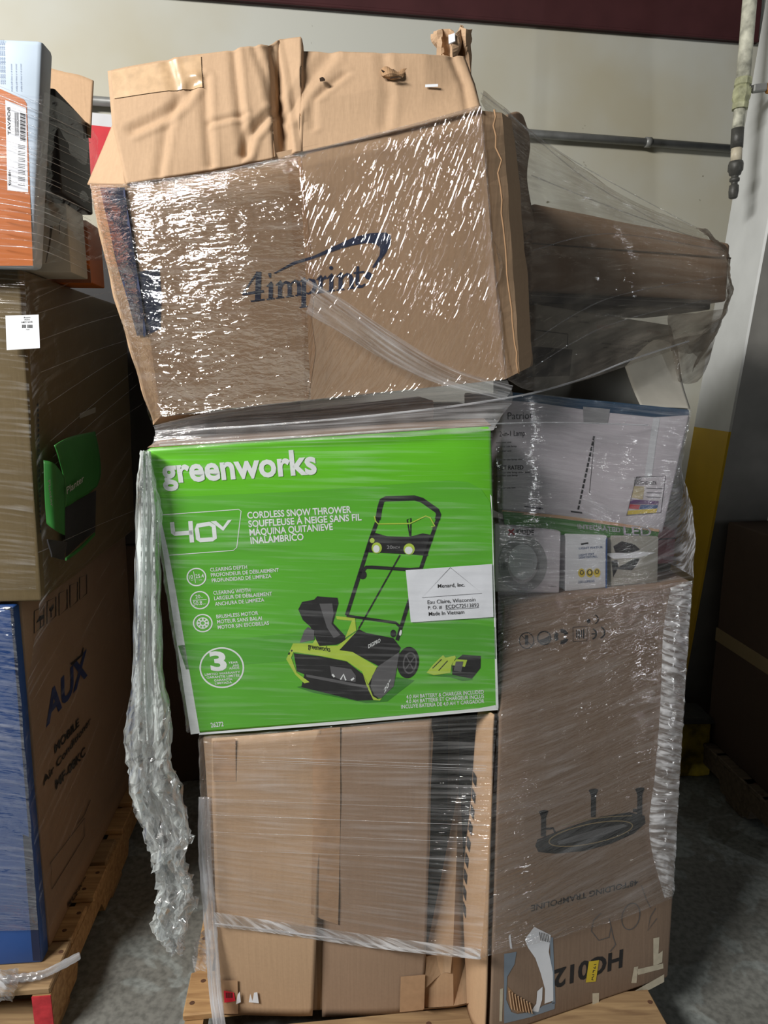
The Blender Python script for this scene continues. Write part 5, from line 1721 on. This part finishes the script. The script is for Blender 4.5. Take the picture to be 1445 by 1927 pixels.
# over the green carton
fs('film_front', [[G(277, 850, .014), G(440, 840), G(600, 829), G(770, 818), G(926, 808, .014)],
                  [G(303, 1010, .012), G(450, 1000), G(610, 990), G(770, 980), G(930, 970, .012)],
                  [G(330, 1190, .012), G(470, 1182), G(620, 1175), G(780, 1165), G(934, 1155, .012)],
                  [G(358, 1378, .014), G(490, 1366), G(640, 1355), G(790, 1345), G(938, 1334, .014)]], 80, 90, 'film_light', 0.002, 3, 26, 6)
# over the right-hand cartons
LQ = lambda px, py, o=0.008: fL.at(px, py, o)
fs('film_front', [[atY(930, 760, 1.285), LQ(1000, 742), LQ(1100, 752), LQ(1200, 763), LQ(1302, 772, .012)],
                  [atY(934, 860, 1.29), LQ(1010, 850), LQ(1100, 860), LQ(1190, 868), LQ(1284, 872, .012)],
                  [atY(938, 960, 1.295), LQ(1010, 960, .012), LQ(1095, 968, .012), LQ(1180, 985, .012), atY(1275, 920, 1.45)],
                  [atY(938, 1040, 1.285), atY(1020, 1045, 1.315), atY(1110, 1045, 1.35), atY(1200, 1035, 1.39), atY(1303, 960, 1.475)],
                  [atY(936, 1122, 1.238), atY(1030, 1118, 1.285), atY(1120, 1112, 1.32), atY(1210, 1103, 1.36), atY(1306, 1088, 1.42)]], 90, 90, 'film_streak', 0.005, 4, 30, 7, 0.0015)
# lower band around both bottom cartons
TQ = lambda px, py, o=0.010: fT.at(px, py, o)
BQ = lambda px, py, o=0.024: fB.at(px, py, o)
fs('film_front', [[BQ(386, 1386), BQ(500, 1378), BQ(640, 1366), BQ(800, 1352), TQ(936, 1342, .012)],
                  [BQ(390, 1500), BQ(505, 1500), BQ(640, 1500), BQ(800, 1500), TQ(925, 1500, .022)],
                  [BQ(398, 1620), BQ(510, 1630), BQ(645, 1640), BQ(800, 1650), TQ(915, 1655, .028)],
                  [BQ(404, 1738), BQ(515, 1752), BQ(645, 1772), BQ(795, 1792), TQ(905, 1802, .03)]], 80, 90, 'film_streak', 0.0015, 2, 40, 8)
fs('film_front', [[TQ(936, 1122, .012), TQ(1030, 1118), TQ(1120, 1112), TQ(1210, 1104), TQ(1304, 1092, .012)],
                  [TQ(936, 1342, .012), TQ(1030, 1330), TQ(1110, 1320), TQ(1200, 1300), TQ(1290, 1285, .012)],
                  [TQ(922, 1560, .022), TQ(1020, 1545), TQ(1100, 1530), TQ(1185, 1510), TQ(1276, 1490, .012)],
                  [TQ(905, 1802, .03), TQ(1010, 1775), TQ(1090, 1752), TQ(1180, 1725), TQ(1266, 1690, .012)]], 90, 110, 'film_tent', 0.0025, 3, 40, 9, 0.001)
# cloudy bunched strip down the right edge
fs('film_strip', [[TQ(1262, 1105, .018), TQ(1284, 1098, .022), TQ(1302, 1092, .016)],
                  [TQ(1248, 1190, .018), TQ(1274, 1185, .024), TQ(1296, 1180, .016)],
                  [TQ(1242, 1330, .018), TQ(1266, 1325, .024), TQ(1288, 1320, .016)],
                  [TQ(1233, 1450, .018), TQ(1258, 1445, .024), TQ(1280, 1440, .016)],
                  [TQ(1222, 1570, .018), TQ(1250, 1560, .024), TQ(1274, 1550, .016)],
                  [TQ(1250, 1690, .016), TQ(1260, 1688, .018), TQ(1268, 1686, .016)]], 24, 160, 'film_haze', 0.003, 20, 90, 10, 0.002)
# side returns: right side and left sides run back along the stack
rbk = Vector((-0.20, 0.60, 0))
e = [TQ(1304, 1092, .012), TQ(1290, 1285, .012), TQ(1276, 1490, .012), TQ(1266, 1690, .012)]
fs('film_side', [[p, p + Vector((0.02, 0.12, 0)), p + Vector((-0.02, 0.55, 0))] for p in e], 16, 40, 'film_tent', 0.004, 4, 30, 11)
e = [BQ(386, 1386), BQ(390, 1500), BQ(398, 1620), BQ(404, 1738)]
fs('film_side', [[p + Vector((-0.012, 0.5, 0)), p + Vector((-0.014, 0.03, 0)), p] for p in e], 16, 40, 'film_tent', 0.003, 4, 30, 12)
e = [G(277, 850, .014), G(303, 1010, .012), G(330, 1190, .012), G(358, 1378, .014)]
fs('film_side', [[p + Vector((0.0, 0.27, 0)), p + Vector((-0.010, 0.03, 0)), p] for p in e], 12, 40, 'film_tent', 0.003, 4, 30, 13)
e = [atY(1302, 772, 1.46), atY(1284, 872, 1.46), atY(1303, 960, 1.475), atY(1306, 1088, 1.42)]
fs('film_side', [[p, p + Vector((0.0, 0.1, 0)), p + Vector((-0.04, 0.4, 0))] for p in e], 12, 40, 'film_haze', 0.006, 6, 24, 14)


def rope(pts, rad, n=40, mat='film_rope', name='film_rope', fl=0.5):
    P = curve_pts(pts, n)
    rr = [rad * (0.75 + 0.5 * abs(noise.noise(Vector((i * 0.31, rad * 900, 2.2))))) for i in range(n + 1)]
    V, Fc, UV = tube(P, rr, 7, fl)
    return part(name, V, Fc, M[mat], tw, uv=UV, smooth=True)


# gathered edges and taut folds
rope([I(240, 347, .018), I(400, 326, .018), I(560, 291, .018), I(740, 246, .018), I(906, 200, .02)], 0.0030, mat='film_tent')
fs('film_fold_band', [[I(560, 516, .042), I(640, 560, .040), I(740, 628, .034), I(850, 692, .028), I(965, 726, .024)],
                       [I(585, 548, .046), I(655, 592, .044), I(745, 652, .038), I(850, 706, .030), I(960, 738, .026)],
                       [I(575, 590, .042), I(650, 632, .038), I(735, 684, .032), I(830, 724, .026), I(950, 752, .024)]], 50, 14, 'film_band', 0.003, 4, 60, 17, 0.001)
rope([atY(292, 812, 1.218), atY(500, 800, 1.21), atY(750, 777, 1.215), atY(960, 748, 1.25), atY(1080, 718, 1.36), atY(1190, 676, 1.45), atY(1296, 642, 1.56)], 0.0022, 60)
rope([atY(300, 838, 1.19), atY(560, 822, 1.195), atY(800, 806, 1.20), atY(1010, 795, 1.30), atY(1220, 800, 1.41)], 0.0018, 50)
rope([BQ(404, 1738, .027), BQ(560, 1757, .027), BQ(720, 1780, .027), TQ(905, 1803, .032)], 0.0028, 40)
fs('film_band', [[BQ(402, 1716, .027), BQ(515, 1733, .027), BQ(700, 1760, .027), TQ(905, 1786, .032)], [BQ(405, 1744, .027), BQ(518, 1757, .027), BQ(702, 1784, .027), TQ(903, 1806, .032)]], 40, 6, 'film_haze', 0.001, 3, 30, 15)
for k in range(7):
    y0 = random.uniform(1410, 1700)
    rope([BQ(395, y0, .026), BQ(600, y0 + 8, .027), BQ(800, y0 + 16, .027), TQ(915, y0 + 20, .03)], random.uniform(0.0003, 0.0006), 24, 'film_rope', 'film_fold')
for k in range(5):
    y0 = random.uniform(1180, 1650)
    rope([TQ(925, y0 + 60, .02), TQ(1050, y0 + 25, .013), TQ(1160, y0 - 10, .013), TQ(1280, y0 - 60, .016)], random.uniform(0.0003, 0.0006), 24, 'film_tent', 'film_fold')
# tent folds
for a, b2, c_ in (((905, 175), (1080, 303), (1305, 426)), ((948, 205), (1100, 335), (1250, 425)), ((1000, 330), (1150, 390), (1330, 455)), ((1005, 470), (1150, 440), (1350, 470)), ((1005, 640), (1150, 560), (1360, 520)), ((1005, 690), (1150, 610), (1350, 560))):
    rope([atY(*a, 1.30 if a[0] > 960 else 1.20), atY(*b2, 1.405), atY(*c_, 1.60)], 0.0013, 30, 'film_tent', 'film_fold')

# hanging tail on the left
rng = [(848, 264, 284), (900, 258, 292), (960, 256, 302), (1080, 254, 302), (1200, 252, 304), (1290, 248, 312), (1350, 238, 322), (1420, 236, 322), (1480, 240, 338), (1560, 266, 352), (1620, 284, 356), (1680, 290, 366), (1720, 288, 356), (1765, 300, 345), (1790, 318, 336)]
for s_, (mt, amp) in enumerate((('film_tail', 0.016), ('film_tail', 0.010))):
    rows = []
    for (y, xa, xb) in rng:
        Y0 = 1.175 + (y - 848) / 950 * 0.06 + 0.012 * s_
        w_ = xb - xa
        rows.append([atY(xa + 2 * s_, y, Y0 + 0.008), atY(xa + w_ * 0.25, y, Y0 - 0.012), atY(xa + w_ * 0.5, y, Y0 + 0.010), atY(xa + w_ * 0.75, y, Y0 - 0.010), atY(xb - 2 * s_, y, Y0 + 0.008)])
    V, Fc, UV = sheet(rows, 15, 95)
    rn = random.Random(5 + s_)
    for k, p in enumerate(V):
        d_ = (UV[0][1] - UV[k][1]) / max(UV[0][1], 1e-6)
        w_ = 0.22 + 0.95 * min(1, max(0, (d_ - 0.38) * 3.0))
        V[k] = p + noise.noise_vector(p * 14 + Vector((s_ * 9, 0, 0))) * 0.012 * w_ + noise.noise_vector(Vector((p.x * 60, p.y * 60, p.z * 22 + s_))) * 0.010 * w_ \
            + Vector((rn.uniform(-1, 1), rn.uniform(-1, 1) * 1.6, rn.uniform(-1, 1))) * 0.0048 * w_
    part('film_tail', V, Fc, M[mt], tw, uv=UV, label='loose film tail hanging down the left side')
for x0, x1, x2 in ((268, 266, 256), (276, 275, 272), (282, 290, 292)):
    rope([atY(x0, 850, 1.168), atY(x1, 1050, 1.17), atY(x2, 1280, 1.185), atY(x2 + 6, 1400, 1.195)], 0.0016, 60, 'film_tail', 'film_fold')
# twisted strand down the left corner of the bottom carton
for dx, rd in ((0, 0.007), (9, 0.006), (-7, 0.005)):
    rope([atY(384 + dx, 1500, 1.262), atY(384 + dx, 1600, 1.256), atY(391 + dx, 1700, 1.250), atY(398 + dx, 1790, 1.240), atY(404 + dx, 1870, 1.225), atY(414 + dx, 1950, 1.19)], rd, 60, 'film_rope', 'film_strand')
rows = []
for (y, xa, xb) in ((1752, 384, 396), (1775, 368, 398), (1800, 364, 392), (1830, 366, 384)):
    rows.append([atY(xa, y, 1.30), atY((xa + xb) / 2, y - 4, 1.275), atY(xb, y, 1.25)])
fs('film_bunch', rows, 16, 16, 'film_haze', 0.010, 20, 20, 30, 0.004)

# ================================================================== STRETCH FILM OF THE LEFT STACK
tw = thing('stretch_wrap', 'clear stretch film wound around the stack at the left edge', 'plastic wrap', (-0.8, 1.4, PT))
off = lu * 0.012
rows = []
for z, x_ in ((1.035 + 0.68, 0.02), (1.5, 0.014), (1.25, 0.006), (1.05, 0.0)):
    p = Vector((O0.x + x_, O0.y, z))
    rows.append([p + off - lb_ * 0.01, p + off + lb_ * 0.25, p + off + lb_ * 0.5, p + off + lb_ * 0.74])
fs('film_side', rows, 60, 60, 'film_side', 0.003, 3, 16, 40, 0.001)
rows = []
for z, x_ in ((1.05, 0.0), (0.75, 0.0), (0.45, 0.0), (0.20, 0.0)):
    p = Vector((A0.x + 0.016 * (z - PT) / hA, A0.y - 0.05, z))
    if z > 1.0:
        p.x = O0.x
    rows.append([p + off, p + off + lb_ * 0.3, p + off + lb_ * 0.6, p + off + lb_ * 0.84])
fs('film_side', rows, 60, 60, 'film_side', 0.003, 3, 16, 41, 0.001)
fB2 = Face(B0 - lb_ * 0.008, Vector((-lb_.x, -lb_.y, 0)), Z1)
fs('film_front', [[fB2.at(-400, 1140), fB2.at(-180, 1140), fB2.at(24, 1140)], [fB2.at(-360, 1450), fB2.at(-160, 1450), fB2.at(50, 1450)], [fB2.at(-320, 1760), fB2.at(-130, 1755), fB2.at(72, 1750)]], 40, 70, 'film_blue', 0.003, 6, 30, 42, 0.001)
fO2 = Face(O0 - lb_ * 0.008, Vector((-lb_.x, -lb_.y, 0)), Z1)
fs('film_front', [[fO2.at(-490, 505), fO2.at(-220, 505), fO2.at(46, 505)], [fO2.at(-450, 800), fO2.at(-200, 800), fO2.at(58, 800)], [fO2.at(-420, 1110), fO2.at(-180, 1110), fO2.at(68, 1110)]], 40, 70, 'film_light', 0.003, 6, 30, 43, 0.001)
fs('film_corner', [[atY(82, 172, 1.365), atY(125, 195, 1.46), atY(168, 232, 1.60), atY(185, 262, 1.80)],
                   [atY(72, 330, 1.37), atY(120, 340, 1.46), atY(168, 360, 1.60), atY(190, 385, 1.80)],
                   [atY(64, 500, 1.375), atY(115, 492, 1.46), atY(175, 490, 1.62), atY(215, 490, 1.80)]], 60, 60, 'film_side', 0.006, 4, 24, 44, 0.002)
fs('film_front', [[fR.at(-260, 165, .008), fR.at(-90, 170, .008), fR.at(80, 180, .008)], [fR.at(-260, 340, .008), fR.at(-90, 340, .008), fR.at(70, 340, .008)], [fR.at(-260, 505, .008), fR.at(-90, 505, .008), fR.at(63, 505, .008)]], 30, 50, 'film_light', 0.003, 5, 20, 45)
for k in range(20):
    y0 = 200 + k * 14 + random.uniform(-5, 5)
    rope([fR.at(0, y0 - 34 + k * 1.5, .010), atY(78 - k * 0.5, y0, 1.36), atY(125, y0 + 22, 1.45), atY(170, y0 + 44, 1.59)], random.uniform(0.0004, 0.0011), 24, 'film_rope' if k % 3 else 'film_tent', 'film_fold')
for (a, b2) in (((70, 590), (225, 545)), ((75, 640), (232, 590)), ((78, 700), (240, 640)), ((90, 760), (245, 660)), ((95, 830), (250, 700)), ((100, 860), (262, 720)), ((80, 890), (268, 760)), ((70, 560), (215, 500)), ((72, 1040), (255, 960))):
    qa, qb = fO.at(*a, 0.02), fO.at(*b2, 0.02)
    rope([qa, (qa + qb) / 2 + Vector((0.004, 0, 0.005)), qb], 0.0012, 20, 'film_tent', 'film_fold')
# paper ticket stuck to the film, film bundle at the pallet
t2 = thing('paper_ticket', 'square white price ticket stuck on the left stack', 'label', fO2.at(40, 658, 0.004))
tk = [fO2.at(10, 594, .012), fO2.at(73, 592, .012), fO2.at(75, 655, .012), fO2.at(13, 659, .012)]
V, Fc, UV = sheet([[tk[0], tk[1]], [tk[3], tk[2]]], 6, 6, 0.001, 20, 20, 2)
part('paper', V, Fc, M['label'], t2, solid=0.0004)
ft = Face(fO2.at(40, 620, 0.0125), fO2.n, Z1)
pr = Print(ft)
pr.text('Room', (45, 599), (57, 598.5), 3, None, 0.01).text('Home', (46, 603), (56, 602.5), 3).text('AMZ1 60.00', (40, 608), (61, 607), 3, None, 0.01)
for i in range(10):
    if i != 4:
        pr.poly([(41.5 + i * 2, 611), (42.8 + i * 2, 611), (42.8 + i * 2, 617), (41.5 + i * 2, 617)])
pr.text('1234', (49, 621), (55, 621), 2)
pr.build('ticket_print', 'ink', t2)
zf = PT + 0.02
rope([atZ(-40, 1850, zf), atZ(20, 1842, zf), atZ(70, 1836, zf), atZ(105, 1822, zf), atZ(150, 1798, zf)], 0.012, 40, 'film_rope', 'film_strand', 0.7)
rws = []
for (y, xa, xb) in ((1822, -30, 34), (1845, -28, 36), (1868, -20, 30), (1884, -6, 22)):
    rws.append([atY(xa, y, 1.325), atY((xa + xb) / 2, y, 1.300), atY(xb, y, 1.325)])
fs('film_bunch', rws, 20, 16, 'film_haze', 0.012, 22, 22, 50, 0.004)
